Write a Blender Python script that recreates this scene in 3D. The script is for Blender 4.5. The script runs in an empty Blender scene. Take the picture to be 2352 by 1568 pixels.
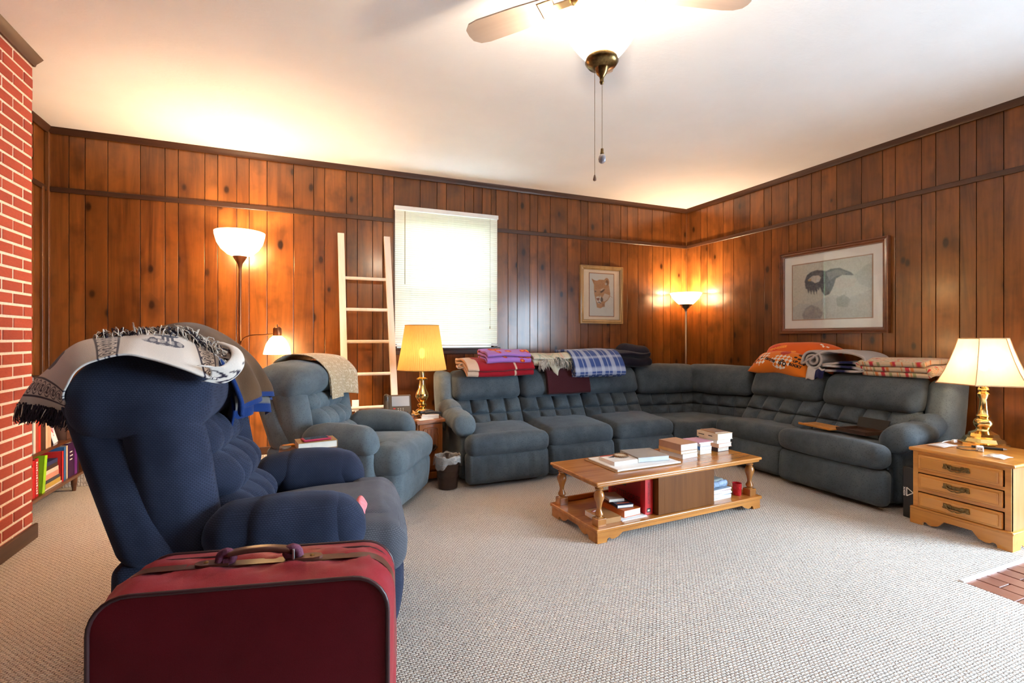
import bpy, math, random
import numpy as np
from mathutils import Vector, Matrix

sc = bpy.context.scene
COL = sc.collection
R = math.radians
random.seed(7)
RNG = np.random.default_rng(11)

# ------------------------------------------------------------------ camera
cam_d = bpy.data.cameras.new('camera')
cam_d.sensor_width = 36.0
cam_d.lens = 36.0 * 1129.0 / 2352.0
cam_d.shift_y = -9.0 / 2352.0
cam_d.clip_start = 0.02
cam = bpy.data.objects.new('camera', cam_d)
cam.location = (0, 0, 1.28)
cam.rotation_euler = (R(90), 0, R(-23))
COL.objects.link(cam)
sc.camera = cam

# ------------------------------------------------------------------ world, daylight, exposure
world = bpy.data.worlds.new('sky')
sc.world = world
world.use_nodes = True
wn = world.node_tree.nodes
wn['Background'].inputs['Color'].default_value = (0.64, 0.82, 1.0, 1)
wn['Background'].inputs['Strength'].default_value = 16.0
sc.view_settings.view_transform = 'Standard'
sc.view_settings.look = 'None'
sc.view_settings.gamma = 1.0
sc.cycles.adaptive_threshold = 0.07
sc.cycles.caustics_reflective = False
sc.cycles.caustics_refractive = False
sc.cycles.max_bounces = 6
sc.cycles.glossy_bounces = 3
sc.cycles.transmission_bounces = 4
sc.cycles.transparent_max_bounces = 8
sc.view_settings.use_curve_mapping = False
sc.view_settings.exposure = 1.68


def portal(name, loc, rot, sx, sy):
    """daylight of the sky guided through a window opening"""
    l = bpy.data.lights.new(name, 'AREA')
    l.shape = 'RECTANGLE'
    l.size, l.size_y = sx, sy
    l.cycles.is_portal = True
    o = bpy.data.objects.new(name, l)
    o.location = loc
    o.rotation_euler = rot
    COL.objects.link(o)


def lamp_light(name, loc, power, color, radius, parent=None):
    l = bpy.data.lights.new(name, 'POINT')
    l.energy = power
    l.color = color
    l.shadow_soft_size = radius
    o = bpy.data.objects.new(name, l)
    o.location = loc
    COL.objects.link(o)
    if parent:
        o.parent = parent
    return o


WA, WB, WL, WR = 5.36, 4.92, -2.0, -2.4      # back wall y, right wall x, left wall x, rear wall y
CEIL = 3.055
portal('daylight_back_window', (1.48, WA + 0.13, 1.92), (R(-90), 0, 0), 1.1, 1.5)
portal('daylight_entry_door', (WB + 0.06, -0.25, 1.1), (0, R(90), 0), 2.1, 2.4)
WARM = (1.0, 0.72, 0.46)

# ------------------------------------------------------------------ helpers


def link(o, parent=None):
    COL.objects.link(o)
    if parent is not None:
        o.parent = parent
    return o


def mobj(name, V, F, mat, parent=None, smooth=True, loc=None, rot=None, flat_angle=None):
    me = bpy.data.meshes.new(name)
    V = np.asarray(V, dtype=float)
    me.from_pydata(V.tolist(), [], [tuple(f) for f in F])
    if mat is not None:
        me.materials.append(mat)
    if smooth:
        me.polygons.foreach_set('use_smooth', [True] * len(me.polygons))
        if flat_angle:
            me.set_sharp_from_angle(angle=R(flat_angle))
    me.update()
    o = bpy.data.objects.new(name, me)
    if loc is not None:
        o.location = loc
    if rot is not None:
        o.rotation_euler = rot
    return link(o, parent)


def thing(name, label, cat, loc=(0, 0, 0), rz=0.0, group=None):
    o = bpy.data.objects.new(name, None)
    o.empty_display_size = 0.1
    o.location = loc
    o.rotation_euler = (0, 0, rz)
    o['label'] = label
    o['category'] = cat
    if group:
        o['group'] = group
    return link(o)


def tag(o, label, cat, group=None):
    o['label'] = label
    o['category'] = cat
    if group:
        o['group'] = group
    return o


def struct(o):
    o['kind'] = 'structure'
    return o


class MB:
    """collects boxes, lathes, tubes and prisms into one mesh"""

    def __init__(s):
        s.V, s.F, s.n = [], [], 0

    def add(s, V, F):
        V = np.asarray(V, float)
        s.V.append(V)
        s.F += [tuple(i + s.n for i in f) for f in F]
        s.n += len(V)
        return s

    def box(s, x0, x1, y0, y1, z0, z1, r=0.0, k=2):
        if r > 0:
            V, F = soft((x1 - x0) / 2, (y1 - y0) / 2, (z1 - z0) / 2, r, (0, 0, 0) if k > 1 else (1, 1, 1), k)
            V = V + np.array([(x0 + x1) / 2, (y0 + y1) / 2, (z0 + z1) / 2])
            return s.add(V, F)
        V = [(x, y, z) for x in (x0, x1) for y in (y0, y1) for z in (z0, z1)]
        return s.add(V, [(0, 1, 3, 2), (4, 6, 7, 5), (0, 4, 5, 1), (2, 3, 7, 6), (0, 2, 6, 4), (1, 5, 7, 3)])

    def lathe(s, prof, seg=24, c=(0, 0), cap=True, sq=None):
        """prof: list of (radius, z)"""
        a = np.arange(seg) * 2 * math.pi / seg
        V, F = [], []
        for r, z in prof:
            V += [(c[0] + r * math.cos(t), c[1] + r * math.sin(t), z) for t in a]
        for i in range(len(prof) - 1):
            for j in range(seg):
                k = (j + 1) % seg
                F.append((i * seg + j, i * seg + k, (i + 1) * seg + k, (i + 1) * seg + j))
        if cap:
            if prof[0][0] > 1e-6:
                F.append(tuple(range(seg))[::-1])
            if prof[-1][0] > 1e-6:
                F.append(tuple((len(prof) - 1) * seg + j for j in range(seg)))
        return s.add(V, F)

    def tube(s, pts, r, seg=8, cap=True):
        P = np.asarray(pts, float)
        n = len(P)
        rr = r if hasattr(r, '__len__') else [r] * n
        V, F = [], []
        up = None
        for i in range(n):
            t = P[min(i + 1, n - 1)] - P[max(i - 1, 0)]
            t = t / (np.linalg.norm(t) + 1e-12)
            if up is None:
                h = np.array([0, 0, 1.0]) if abs(t[2]) < 0.9 else np.array([1.0, 0, 0])
                up = h - t * h.dot(t)
            else:
                up = up - t * up.dot(t)
            up = up / (np.linalg.norm(up) + 1e-12)
            b = np.cross(t, up)
            for k in range(seg):
                a = 2 * math.pi * k / seg
                V.append(P[i] + rr[i] * (math.cos(a) * up + math.sin(a) * b))
        for i in range(n - 1):
            for k in range(seg):
                m = (k + 1) % seg
                F.append((i * seg + k, i * seg + m, (i + 1) * seg + m, (i + 1) * seg + k))
        if cap:
            F.append(tuple(range(seg))[::-1])
            F.append(tuple((n - 1) * seg + k for k in range(seg)))
        return s.add(V, F)

    def prism(s, outline, d0, d1, axis='y'):
        """outline: 2D loop (counter-clockwise), extruded along axis"""
        n = len(outline)
        V = []
        for d in (d0, d1):
            for a, b in outline:
                V.append({'y': (a, d, b), 'x': (d, a, b), 'z': (a, b, d)}[axis])
        F = [tuple(range(n)), tuple(range(2 * n - 1, n - 1, -1))]
        for i in range(n):
            j = (i + 1) % n
            F.append((i, i + n, j + n, j))
        return s.add(V, F)

    def xf(s, M):
        A = np.array(M.to_3x3())
        t = np.array(M.translation)
        s.V = [v @ A.T + t for v in s.V]
        return s

    def build(s, name, mat, parent=None, smooth=True, fa=50, loc=None, rot=None):
        return mobj(name, np.concatenate(s.V), s.F, mat, parent, smooth, loc, rot, fa)


def _axis(h, r, n, k):
    a = [h - r + r * math.tan(t * math.pi / 4 / k) for t in range(k + 1)]
    f = (h - r) - min(0.15 * r, 0.3 * (h - r))
    inner = np.linspace(-(h - r), h - r, n + 1)[1:-1].tolist() if n else [-f, f]   # n = 0: flat face held by two loops
    return [-v for v in a[::-1]] + inner + a


def soft(hx, hy, hz, r, n=(8, 8, 4), k=3):
    """rounded box centred on the origin with n interior divisions per axis"""
    r = min(r, hx * .999, hy * .999, hz * .999)
    ax = [_axis(h, r, m, k) for h, m in zip((hx, hy, hz), n)]
    N = [len(a) - 1 for a in ax]
    idx, V, F = {}, [], []

    def vid(i, j, l):
        key = (i, j, l)
        if key not in idx:
            idx[key] = len(V)
            V.append((ax[0][i], ax[1][j], ax[2][l]))
        return idx[key]
    for l in (0, N[2]):
        for i in range(N[0]):
            for j in range(N[1]):
                q = (vid(i, j, l), vid(i + 1, j, l), vid(i + 1, j + 1, l), vid(i, j + 1, l))
                F.append(q if l else q[::-1])
    for j in (0, N[1]):
        for i in range(N[0]):
            for l in range(N[2]):
                q = (vid(i, j, l), vid(i, j, l + 1), vid(i + 1, j, l + 1), vid(i + 1, j, l))
                F.append(q if j else q[::-1])
    for i in (0, N[0]):
        for j in range(N[1]):
            for l in range(N[2]):
                q = (vid(i, j, l), vid(i, j + 1, l), vid(i, j + 1, l + 1), vid(i, j, l + 1))
                F.append(q if i else q[::-1])
    P = np.array(V)
    H = np.array([hx - r, hy - r, hz - r])
    Q = np.clip(P, -H, H)
    D = P - Q
    L = np.linalg.norm(D, axis=1, keepdims=True)
    return Q + D / np.maximum(L, 1e-9) * r, F


_wp = RNG.normal(size=(40, 3))
_wo = RNG.uniform(0, 6.28, 40)


def wob(P, freq, seed=0, n=5):
    """smooth pseudo-noise in about [-1, 1]"""
    out = np.zeros(len(P))
    for i in range(n):
        k = (seed * 3 + i) % 40
        out += np.sin(P @ (_wp[k] * freq * (0.6 + 0.25 * i)) + _wo[k] + seed)
    return out / n


def vnormals(V, F):
    N = np.zeros_like(V)
    q = np.array([f for f in F if len(f) == 4])
    nn = np.cross(V[q[:, 2]] - V[q[:, 0]], V[q[:, 3]] - V[q[:, 1]])
    for c in range(4):
        np.add.at(N, q[:, c], nn)
    return N / np.maximum(np.linalg.norm(N, axis=1, keepdims=True), 1e-12)


def cushion(name, size, mat, parent, loc=(0, 0, 0), rot=(0, 0, 0), r=0.06, n=(10, 10, 5), puff=(0, 0, 0), tuft=None, wr=0.004,
            wf=9.0, fold=None, seed=0, warp=None, k=4):
    """upholstered block. puff bulges each pair of faces; tuft = (axis, sign, u-axis, v-axis, cols, rows, depth)"""
    h = [s / 2 for s in size]
    V, F = soft(h[0], h[1], h[2], r, n, k)
    U = V / np.array(h)
    out = V.copy()
    for a in range(3):
        b, c = [x for x in range(3) if x != a]
        g = (1 - np.clip(U[:, b], -1, 1) ** 2) ** 0.7 * (1 - np.clip(U[:, c], -1, 1) ** 2) ** 0.7
        out[:, a] += puff[a] * U[:, a] * g
    if tuft:
        a, sg, ua, va, cols, rows, dep = tuft
        side = np.clip(U[:, a] * sg, 0, 1) ** 2
        cu = np.abs(np.sin(math.pi * cols * (U[:, ua] * 0.5 + 0.5))) ** 0.45
        cv = np.abs(np.sin(math.pi * rows * (U[:, va] * 0.5 + 0.5))) ** 0.45
        pf = np.minimum(cu, cv) * 0.7 + 0.3 * cu * cv
        # buttons pull in hardest where the seams cross
        out[:, a] += sg * side * dep * (pf - 1.0) * 1.3
    if fold:
        # vertical folds: (axis to push, coordinate along which folds repeat, count, depth)
        a, ua, cnt, dep = fold
        ph = U[:, ua] * cnt * math.pi + 1.5 * np.sin(U[:, ua] * 7 + seed) + wob(V, 4, seed) * 0.9
        edge = 1 - 0.5 * np.clip(np.abs(U[:, 2]), 0, 1) ** 2
        out[:, a] += np.sign(U[:, a]) * np.clip(np.abs(U[:, a]), 0, 1) ** 2 * dep * np.abs(np.sin(ph)) ** 0.5 * edge
    N = vnormals(out, F)
    if wr:
        out += N * (wr * (wob(V, wf, seed) + 0.5 * wob(V, wf * 2.7, seed + 3)))[:, None]
    if warp:
        out = warp(out)
    return mobj(name, out, F, mat, parent, True, loc, rot)


def smoothstep(a, b, x):
    t = np.clip((x - a) / (b - a), 0, 1)
    return t * t * (3 - 2 * t)


def bez(pts, n):
    """Catmull-Rom through pts, n samples"""
    P = np.asarray(pts, float)
    P = np.vstack([2 * P[0] - P[1], P, 2 * P[-1] - P[-2]])
    m = len(P) - 3
    out = []
    for t in np.linspace(0, m - 1e-9, n):
        i = int(t)
        f = t - i
        a, b, c, d = P[i:i + 4]
        out.append(0.5 * ((2 * b) + (c - a) * f + (2 * a - 5 * b + 4 * c - d) * f * f + (3 * b - a - 3 * c + d) * f ** 3))
    return np.array(out)


def text2d(s, size=1.0, bold=0.0):
    """flat lettering as (verts2d, faces), centred"""
    cu = bpy.data.curves.new('lettering', 'FONT')
    cu.body = s
    cu.size = size
    cu.align_x, cu.align_y = 'CENTER', 'CENTER'
    cu.resolution_u = 2
    cu.offset = bold
    cu.fill_mode = 'FRONT'
    o = bpy.data.objects.new('lettering', cu)
    COL.objects.link(o)
    bpy.context.view_layer.update()
    me = bpy.data.meshes.new_from_object(o.evaluated_get(bpy.context.evaluated_depsgraph_get()))
    V = np.array([v.co[:] for v in me.vertices])
    F = [tuple(p.vertices) for p in me.polygons]
    bpy.data.objects.remove(o)
    bpy.data.curves.remove(cu)
    bpy.data.meshes.remove(me)
    return V, F


def lettering(name, s, size, mat, parent, fn, bold=0.0):
    """lettering laid on a surface: fn maps (N,2) -> (N,3)"""
    V, F = text2d(s, size, bold)
    return mobj(name, fn(V[:, :2]), F, mat, parent, False)


def sheet(name, P, mat, parent=None, thick=0.006, colors=None, loc=None, rot=None):
    """P: (nu, nv, 3) grid made into a thick cloth; colors: (nu, nv, 3)"""
    nu, nv = P.shape[:2]
    A = P.reshape(-1, 3)
    I = np.arange(nu * nv).reshape(nu, nv)
    q = np.stack([I[:-1, :-1], I[1:, :-1], I[1:, 1:], I[:-1, 1:]], -1).reshape(-1, 4)
    N = vnormals(A, q)
    V = np.vstack([A + N * thick / 2, A - N * thick / 2])
    m = nu * nv
    F = [tuple(f) for f in q] + [tuple(f[::-1] + m) for f in q]
    rim = list(I[:, 0]) + list(I[-1, 1:]) + list(I[-2::-1, -1]) + list(I[0, -2:0:-1])
    for i in range(len(rim)):
        a, b = rim[i], rim[(i + 1) % len(rim)]
        F.append((a, b, b + m, a + m)[::-1])
    F = [tuple(int(i) for i in f) for f in F]
    o = mobj(name, V, F, mat, parent, True, loc, rot)
    if colors is not None:
        c = colors.reshape(-1, 3)
        put_colors(o, np.vstack([c, c]))
    return o


def put_colors(o, c):
    at = o.data.color_attributes.new('print', 'FLOAT_COLOR', 'POINT')
    at.data.foreach_set('color', np.hstack([c, np.ones((len(c), 1))]).astype(np.float32).ravel())


def in_poly(X, Y, poly):
    r = np.zeros(X.shape, bool)
    n = len(poly)
    for i in range(n):
        x0, y0 = poly[i]
        x1, y1 = poly[(i + 1) % n]
        c = ((y0 > Y) != (y1 > Y)) & (X < (x1 - x0) * (Y - y0) / (y1 - y0 + 1e-12) + x0)
        r ^= c
    return r


# ------------------------------------------------------------------ materials


class NT:
    def __init__(s, name):
        s.m = bpy.data.materials.new(name)
        s.m.use_nodes = True
        s.t = s.m.node_tree
        s.b = s.t.nodes['Principled BSDF']
        s.out = s.t.nodes['Material Output']

    def n(s, typ, **kw):
        nd = s.t.nodes.new(typ)
        for k, v in kw.items():
            if k.startswith('i_'):
                key = k[2:]
                key = int(key) if key.isdigit() else key.replace('_', ' ')
                if hasattr(v, 'is_linked') or isinstance(v, bpy.types.NodeSocket):
                    s.t.links.new(v, nd.inputs[key])
                else:
                    nd.inputs[key].default_value = v
            else:
                setattr(nd, k, v)
        return nd

    def l(s, a, b):
        s.t.links.new(a, b)

    def math(s, op, a, b=0.0):
        nd = s.t.nodes.new('ShaderNodeMath')
        nd.operation = op
        for i, v in enumerate((a, b)):
            if isinstance(v, (int, float)):
                nd.inputs[i].default_value = v
            else:
                s.l(v, nd.inputs[i])
        return nd.outputs[0]

    def mix(s, fac, a, b, mode='MIX'):
        nd = s.t.nodes.new('ShaderNodeMix')
        nd.data_type = 'RGBA'
        nd.blend_type = mode
        for i, v in ((0, fac), (6, a), (7, b)):
            if isinstance(v, (int, float)):
                nd.inputs[i].default_value = v
            elif isinstance(v, tuple):
                nd.inputs[i].default_value = (*v, 1) if len(v) == 3 else v
            else:
                s.l(v, nd.inputs[i])
        return nd.outputs[2]

    def ramp(s, fac, stops, interp='LINEAR'):
        nd = s.t.nodes.new('ShaderNodeValToRGB')
        nd.color_ramp.interpolation = interp
        e = nd.color_ramp.elements
        while len(e) < len(stops):
            e.new(0.5)
        for i, (p, c) in enumerate(stops):
            e[i].position = p
            e[i].color = (*c, 1) if len(c) == 3 else c
        s.l(fac, nd.inputs[0])
        return nd.outputs[0]

    def pos(s, scale=(1, 1, 1), obj=True, offset_by_object=False):
        tc = s.t.nodes.new('ShaderNodeTexCoord')
        src = tc.outputs['Object']
        if not obj:
            src = s.t.nodes.new('ShaderNodeNewGeometry').outputs['Position']
        if offset_by_object:
            oi = s.t.nodes.new('ShaderNodeObjectInfo')
            mul = s.math('MULTIPLY', oi.outputs['Random'], 57.0)
            va = s.t.nodes.new('ShaderNodeVectorMath')
            va.operation = 'ADD'
            s.l(src, va.inputs[0])
            s.l(mul, va.inputs[1])
            src = va.outputs[0]
        mp = s.t.nodes.new('ShaderNodeMapping')
        mp.inputs['Scale'].default_value = scale
        s.l(src, mp.inputs[0])
        return mp.outputs[0]

    def noise(s, vec, scale=5.0, detail=3.0, rough=0.5, dist=0.0, out='Fac'):
        nd = s.t.nodes.new('ShaderNodeTexNoise')
        nd.inputs['Scale'].default_value = scale
        nd.inputs['Detail'].default_value = detail
        nd.inputs['Roughness'].default_value = rough
        nd.inputs['Distortion'].default_value = dist
        s.l(vec, nd.inputs['Vector'])
        return nd.outputs[out]

    def bump(s, h, strength=0.3, dist=0.01):
        nd = s.t.nodes.new('ShaderNodeBump')
        nd.inputs['Strength'].default_value = strength
        nd.inputs['Distance'].default_value = dist
        s.l(h, nd.inputs['Height'])
        s.l(nd.outputs[0], s.b.inputs['Normal'])

    def col(s, c):
        if isinstance(c, tuple):
            s.b.inputs['Base Color'].default_value = (*c[:3], 1)
        else:
            s.l(c, s.b.inputs['Base Color'])

    def set(s, **kw):
        for k, v in kw.items():
            s.b.inputs[k.replace('_', ' ')].default_value = v
        return s


def lin(r, g, b):
    f = lambda v: ((v / 255 + 0.055) / 1.055) ** 2.4 if v > 10 else v / 255 / 12.92
    return (f(r), f(g), f(b))


def m_plain(name, c, rough=0.5, metal=0.0, var=0.08, vs=14.0, bump=0.0, bs=120.0, **kw):
    t = NT(name)
    n = t.noise(t.pos(), vs, 4)
    lo = tuple(v * (1 - var) for v in c)
    hi = tuple(min(1, v * (1 + var)) for v in c)
    t.col(t.ramp(n, [(0.3, lo), (0.7, hi)]))
    t.set(Roughness=rough, Metallic=metal, **kw)
    if bump:
        t.bump(t.noise(t.pos(), bs, 2), bump, 0.004)
    return t.m


def m_wood(name, dark, light, rough=0.35, grain=(1, 1, 1), gscale=22.0, coat=0.0, knots=False, perobj=True, var=0.5):
    """grain runs along the axis that is small in `grain`"""
    t = NT(name)
    v = t.pos(grain, obj=True, offset_by_object=perobj)
    warp = t.noise(v, 2.2, 3, 0.5, out='Color')
    vm = t.n('ShaderNodeVectorMath', operation='MULTIPLY_ADD')
    t.l(warp, vm.inputs[0])
    vm.inputs[1].default_value = (0.35, 0.35, 0.35)
    t.l(v, vm.inputs[2])
    g = t.noise(vm.outputs[0], gscale, 5, 0.6, 0.4)
    g2 = t.noise(v, 3.0, 3, 0.5, 0.6)
    f = t.math('ADD', t.math('MULTIPLY', g, 0.55), t.math('MULTIPLY', g2, 0.6))
    mid = tuple((a * 0.45 + b * 0.55) for a, b in zip(dark, light))
    c = t.ramp(f, [(0.38, dark), (0.55, mid), (0.74, light)])
    if perobj:
        oi = t.n('ShaderNodeObjectInfo')
        rv = t.math('MULTIPLY_ADD', oi.outputs['Random'], var)
        rv.node.inputs[2].default_value = 1 - var / 2
        c = t.mix(1.0, c, t.n('ShaderNodeCombineColor', i_0=rv, i_1=rv, i_2=rv).outputs[0], 'MULTIPLY')
    if knots:
        sp = t.n('ShaderNodeSeparateXYZ')
        t.l(t.pos((1, 1, 1), obj=True, offset_by_object=perobj), sp.inputs[0])
        cb = t.n('ShaderNodeCombineXYZ')
        t.l(t.math('MULTIPLY', t.math('ADD', sp.outputs[0], sp.outputs[1]), 3.4), cb.inputs[0])
        t.l(t.math('MULTIPLY', sp.outputs[2], 1.9), cb.inputs[1])
        vo = t.n('ShaderNodeTexVoronoi', i_Scale=1.0, i_Randomness=1.0)
        vo.voronoi_dimensions = '2D'
        t.l(cb.outputs[0], vo.inputs['Vector'])
        sep = t.n('ShaderNodeSeparateColor')
        t.l(vo.outputs['Color'], sep.inputs[0])
        pick = t.math('GREATER_THAN', sep.outputs[0], 0.45)
        wob_d = t.math('ADD', vo.outputs['Distance'], t.math('MULTIPLY', t.noise(v, 9, 3), 0.10))
        core = t.n('ShaderNodeMapRange', i_1=0.085, i_2=0.135, i_3=1.0, i_4=0.0)
        t.l(wob_d, core.inputs[0])
        ring = t.n('ShaderNodeMapRange', i_1=0.10, i_2=0.34, i_3=0.75, i_4=0.0)
        t.l(wob_d, ring.inputs[0])
        c = t.mix(t.math('MULTIPLY', t.math('MULTIPLY', ring.outputs[0], pick), 0.62), c, tuple(x * 0.55 for x in dark))
        c = t.mix(t.math('MULTIPLY', core.outputs[0], pick), c, tuple(x * 0.25 for x in dark))
        sm = t.n('ShaderNodeMapRange', i_1=0.50, i_2=0.72, i_3=0.0, i_4=0.62)
        t.l(t.noise(t.pos((1, 1, .8), True, perobj), 5.0, 3, 0.55), sm.inputs[0])
        c = t.mix(sm.outputs[0], c, tuple(x * 0.5 for x in dark))
    t.col(c)
    t.set(Roughness=rough, Coat_Weight=coat, Coat_Roughness=0.15)
    t.bump(g, 0.06, 0.002)
    return t.m


def m_fabric(name, a, b, scale=600.0, sheen=0.4, speck=None, rough=0.9, dash=None, sheen_tint=(0.7, 0.8, 0.9)):
    t = NT(name)
    v = t.pos()
    big = t.noise(v, 5.0, 4, 0.6)
    c = t.ramp(big, [(0.3, a), (0.72, b)])
    fine = t.noise(v, scale, 2)
    c = t.mix(t.math('MULTIPLY', fine, 0.5), c, tuple(x * 0.45 for x in a))
    h = fine
    if speck:
        vo = t.n('ShaderNodeTexVoronoi', i_Scale=75.0)
        t.l(v, vo.inputs['Vector'])
        sp = t.math('LESS_THAN', vo.outputs['Distance'], 0.27)
        c = t.mix(t.math('MULTIPLY', sp, 0.55), c, speck)
    if dash:
        br = t.n('ShaderNodeTexBrick', offset=0.5)
        br.inputs['Scale'].default_value = 1.0
        br.inputs['Mortar Size'].default_value = 0.0016
        br.inputs['Mortar Smooth'].default_value = 0.6
        br.inputs['Brick Width'].default_value = 0.011
        br.inputs['Row Height'].default_value = 0.0065
        t.l(t.pos((0.9, 1, 1)), br.inputs['Vector'])
        mp = t.n('ShaderNodeMapping')
        mp.inputs['Rotation'].default_value = (R(90), 0, 0)
        t.l(t.pos(), mp.inputs[0])
        br2 = t.n('ShaderNodeTexBrick', offset=0.5)
        for k_, v_ in (('Scale', 1.0), ('Mortar Size', 0.0016), ('Mortar Smooth', 0.6), ('Brick Width', 0.011), ('Row Height', 0.0065)):
            br2.inputs[k_].default_value = v_
        t.l(mp.outputs[0], br2.inputs['Vector'])
        ge = t.n('ShaderNodeNewGeometry')
        sx = t.n('ShaderNodeSeparateXYZ')
        t.l(ge.outputs['Normal'], sx.inputs[0])
        top = t.math('GREATER_THAN', t.math('ABSOLUTE', sx.outputs[2]), 0.75)
        mo = t.math('ADD', t.math('MULTIPLY', br.outputs['Fac'], top), t.math('MULTIPLY', br2.outputs['Fac'], t.math('SUBTRACT', 1.0, top)))
        c = t.mix(t.math('MULTIPLY', mo, 0.7), c, dash)
        h = t.math('SUBTRACT', fine, mo)
    t.col(c)
    t.set(Roughness=rough, Sheen_Weight=sheen, Sheen_Roughness=0.45, Specular_IOR_Level=0.15)
    t.b.inputs['Sheen Tint'].default_value = (*sheen_tint, 1)
    t.bump(h, 0.25, 0.003)
    return t.m


def m_print(name, rough=0.9, sheen=0.2, bump=0.25, bs=350.0, spec=0.2):
    """cloth or paper with a flat print kept in the 'print' colour attribute"""
    t = NT(name)
    at = t.n('ShaderNodeAttribute', attribute_name='print')
    c = t.mix(t.math('MULTIPLY', t.noise(t.pos(), bs, 2), 0.25), at.outputs['Color'], (0.02, 0.02, 0.02))
    t.col(c)
    t.set(Roughness=rough, Sheen_Weight=sheen, Specular_IOR_Level=spec)
    if bump:
        t.bump(t.noise(t.pos(), bs, 2), bump, 0.003)
    return t.m


def m_glow(name, c, strength, base=(0.9, 0.85, 0.75), trans=0.0):
    t = NT(name)
    t.col(base)
    t.set(Roughness=0.5, Emission_Strength=strength)
    t.b.inputs['Emission Color'].default_value = (*c, 1)
    n = t.noise(t.pos(), 30, 2)
    t.bump(n, 0.03, 0.002)
    return t.m


def m_glass(name, tint=(0.97, 0.98, 0.98)):
    """thin pane: see-through with a mirror sheen"""
    t = NT(name)
    t.t.nodes.remove(t.b)
    tr = t.n('ShaderNodeBsdfTransparent')
    tr.inputs[0].default_value = (*tint, 1)
    gl = t.n('ShaderNodeBsdfGlossy')
    gl.inputs['Roughness'].default_value = 0.02
    lw = t.n('ShaderNodeLayerWeight')
    f5 = t.math('MULTIPLY', t.math('POWER', lw.outputs['Facing'], 5.0), 0.96)
    mx = t.n('ShaderNodeMixShader')
    t.l(t.math('ADD', f5, 0.04), mx.inputs[0])
    t.l(tr.outputs[0], mx.inputs[1])
    t.l(gl.outputs[0], mx.inputs[2])
    t.l(mx.outputs[0], t.out.inputs['Surface'])
    return t.m

# material palette
M = {}
M['plank'] = m_wood('pine_panelling', (0.080, 0.0225, 0.0042), (0.248, 0.081, 0.0155), 0.28, (1, 1, 0.07), 26, 0.25, True, True, 0.42)
M['corner'] = m_wood('corner_strip', (0.07, 0.022, 0.005), (0.19, 0.065, 0.015), 0.35, (1, 1, 0.07), 20, 0.2, False, True, 0.2)
M['groove'] = m_plain('panel_groove', (0.03, 0.011, 0.004), 0.7)
M['darktrim'] = m_wood('dark_trim', (0.025, 0.009, 0.004), (0.085, 0.032, 0.014), 0.4, (0.05, 0.05, 1), 20, 0.15, False, True, 0.3)
M['brick'] = None
M['ceiling'] = None
M['honey'] = m_wood('honey_maple', (0.30, 0.092, 0.013), (0.62, 0.25, 0.050), 0.25, (0.08, 1, 1), 20, 0.55, False, False)
M['honeypost'] = m_wood('honey_maple_turned', (0.22, 0.070, 0.012), (0.46, 0.18, 0.038), 0.22, (1, 1, 0.1), 18, 0.7, False, False)
M['honeyshade'] = m_wood('honey_maple_shaded', (0.085, 0.026, 0.0045), (0.17, 0.058, 0.011), 0.5, (1, 1, 0.08), 20, 0.1, False, False)  # darker copy of the maple, shade on the cabinet put into the colour
M['honeyshade'].node_tree.nodes['Principled BSDF'].inputs['Specular IOR Level'].default_value = 0.15
M['oak'] = m_wood('oak_veneer', (0.42, 0.14, 0.018), (0.72, 0.32, 0.06), 0.30, (0.8, 0.06, 1), 26, 0.4, False, True, 0.12)
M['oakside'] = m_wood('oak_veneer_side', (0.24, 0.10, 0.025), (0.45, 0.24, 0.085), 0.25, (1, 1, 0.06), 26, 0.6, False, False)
M['cherry'] = m_wood('cherry_table', (0.19, 0.045, 0.008), (0.42, 0.125, 0.026), 0.28, (1, 1, 0.08), 20, 0.5, False, False)
M['walnut'] = m_wood('bookcase_walnut', (0.05, 0.016, 0.006), (0.17, 0.055, 0.02), 0.28, (1, 0.08, 1), 20, 0.4, False, False)
M['pale'] = m_wood('pale_ladder_wood', (0.76, 0.64, 0.51), (0.90, 0.81, 0.70), 0.45, (1, 1, 0.06), 20, 0.1, False, False)
M['brass'] = m_plain('polished_brass', (0.93, 0.66, 0.24), 0.16, 1.0, 0.05)
M['abrass'] = m_plain('antique_brass', (0.20, 0.125, 0.048), 0.28, 1.0, 0.35, 90)
M['bronze'] = m_plain('dark_bronze', (0.06, 0.035, 0.025), 0.35, 0.8, 0.2)
M['copper'] = m_plain('brown_lamp_metal', (0.20, 0.075, 0.03), 0.3, 0.7, 0.1)
M['steel'] = m_plain('brushed_nickel', (0.62, 0.60, 0.57), 0.3, 1.0, 0.06)
M['white'] = m_plain('white_plastic', (0.82, 0.82, 0.80), 0.4, 0, 0.03)
M['black'] = m_plain('black_plastic', (0.018, 0.018, 0.02), 0.38, 0, 0.15)
M['ink'] = m_plain('black_ink', (0.02, 0.018, 0.02), 0.7)
M['paper'] = m_plain('book_paper', (0.80, 0.74, 0.64), 0.85, 0, 0.05, 40)
M['wpaper'] = m_plain('white_paper', (0.86, 0.86, 0.86), 0.8, 0, 0.03)
M['glass'] = m_glass('clear_pane')
M['navyworn'] = m_fabric('worn_navy_weave', (0.10, 0.105, 0.125), (0.17, 0.17, 0.185), 420, 0.15, None, 0.9, (0.035, 0.035, 0.045), (0.8, 0.8, 0.9))
M['sofa'] = m_fabric('slate_velour', (0.056, 0.072, 0.088), (0.120, 0.146, 0.166), 500, 0.22, (0.03, 0.038, 0.045))
M['sofalt'] = m_fabric('slate_velour_lit', (0.100, 0.128, 0.148), (0.195, 0.236, 0.258), 500, 0.25, (0.07, 0.085, 0.095))  # sofa velour lightened, lamp and window light put into the colour
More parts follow.
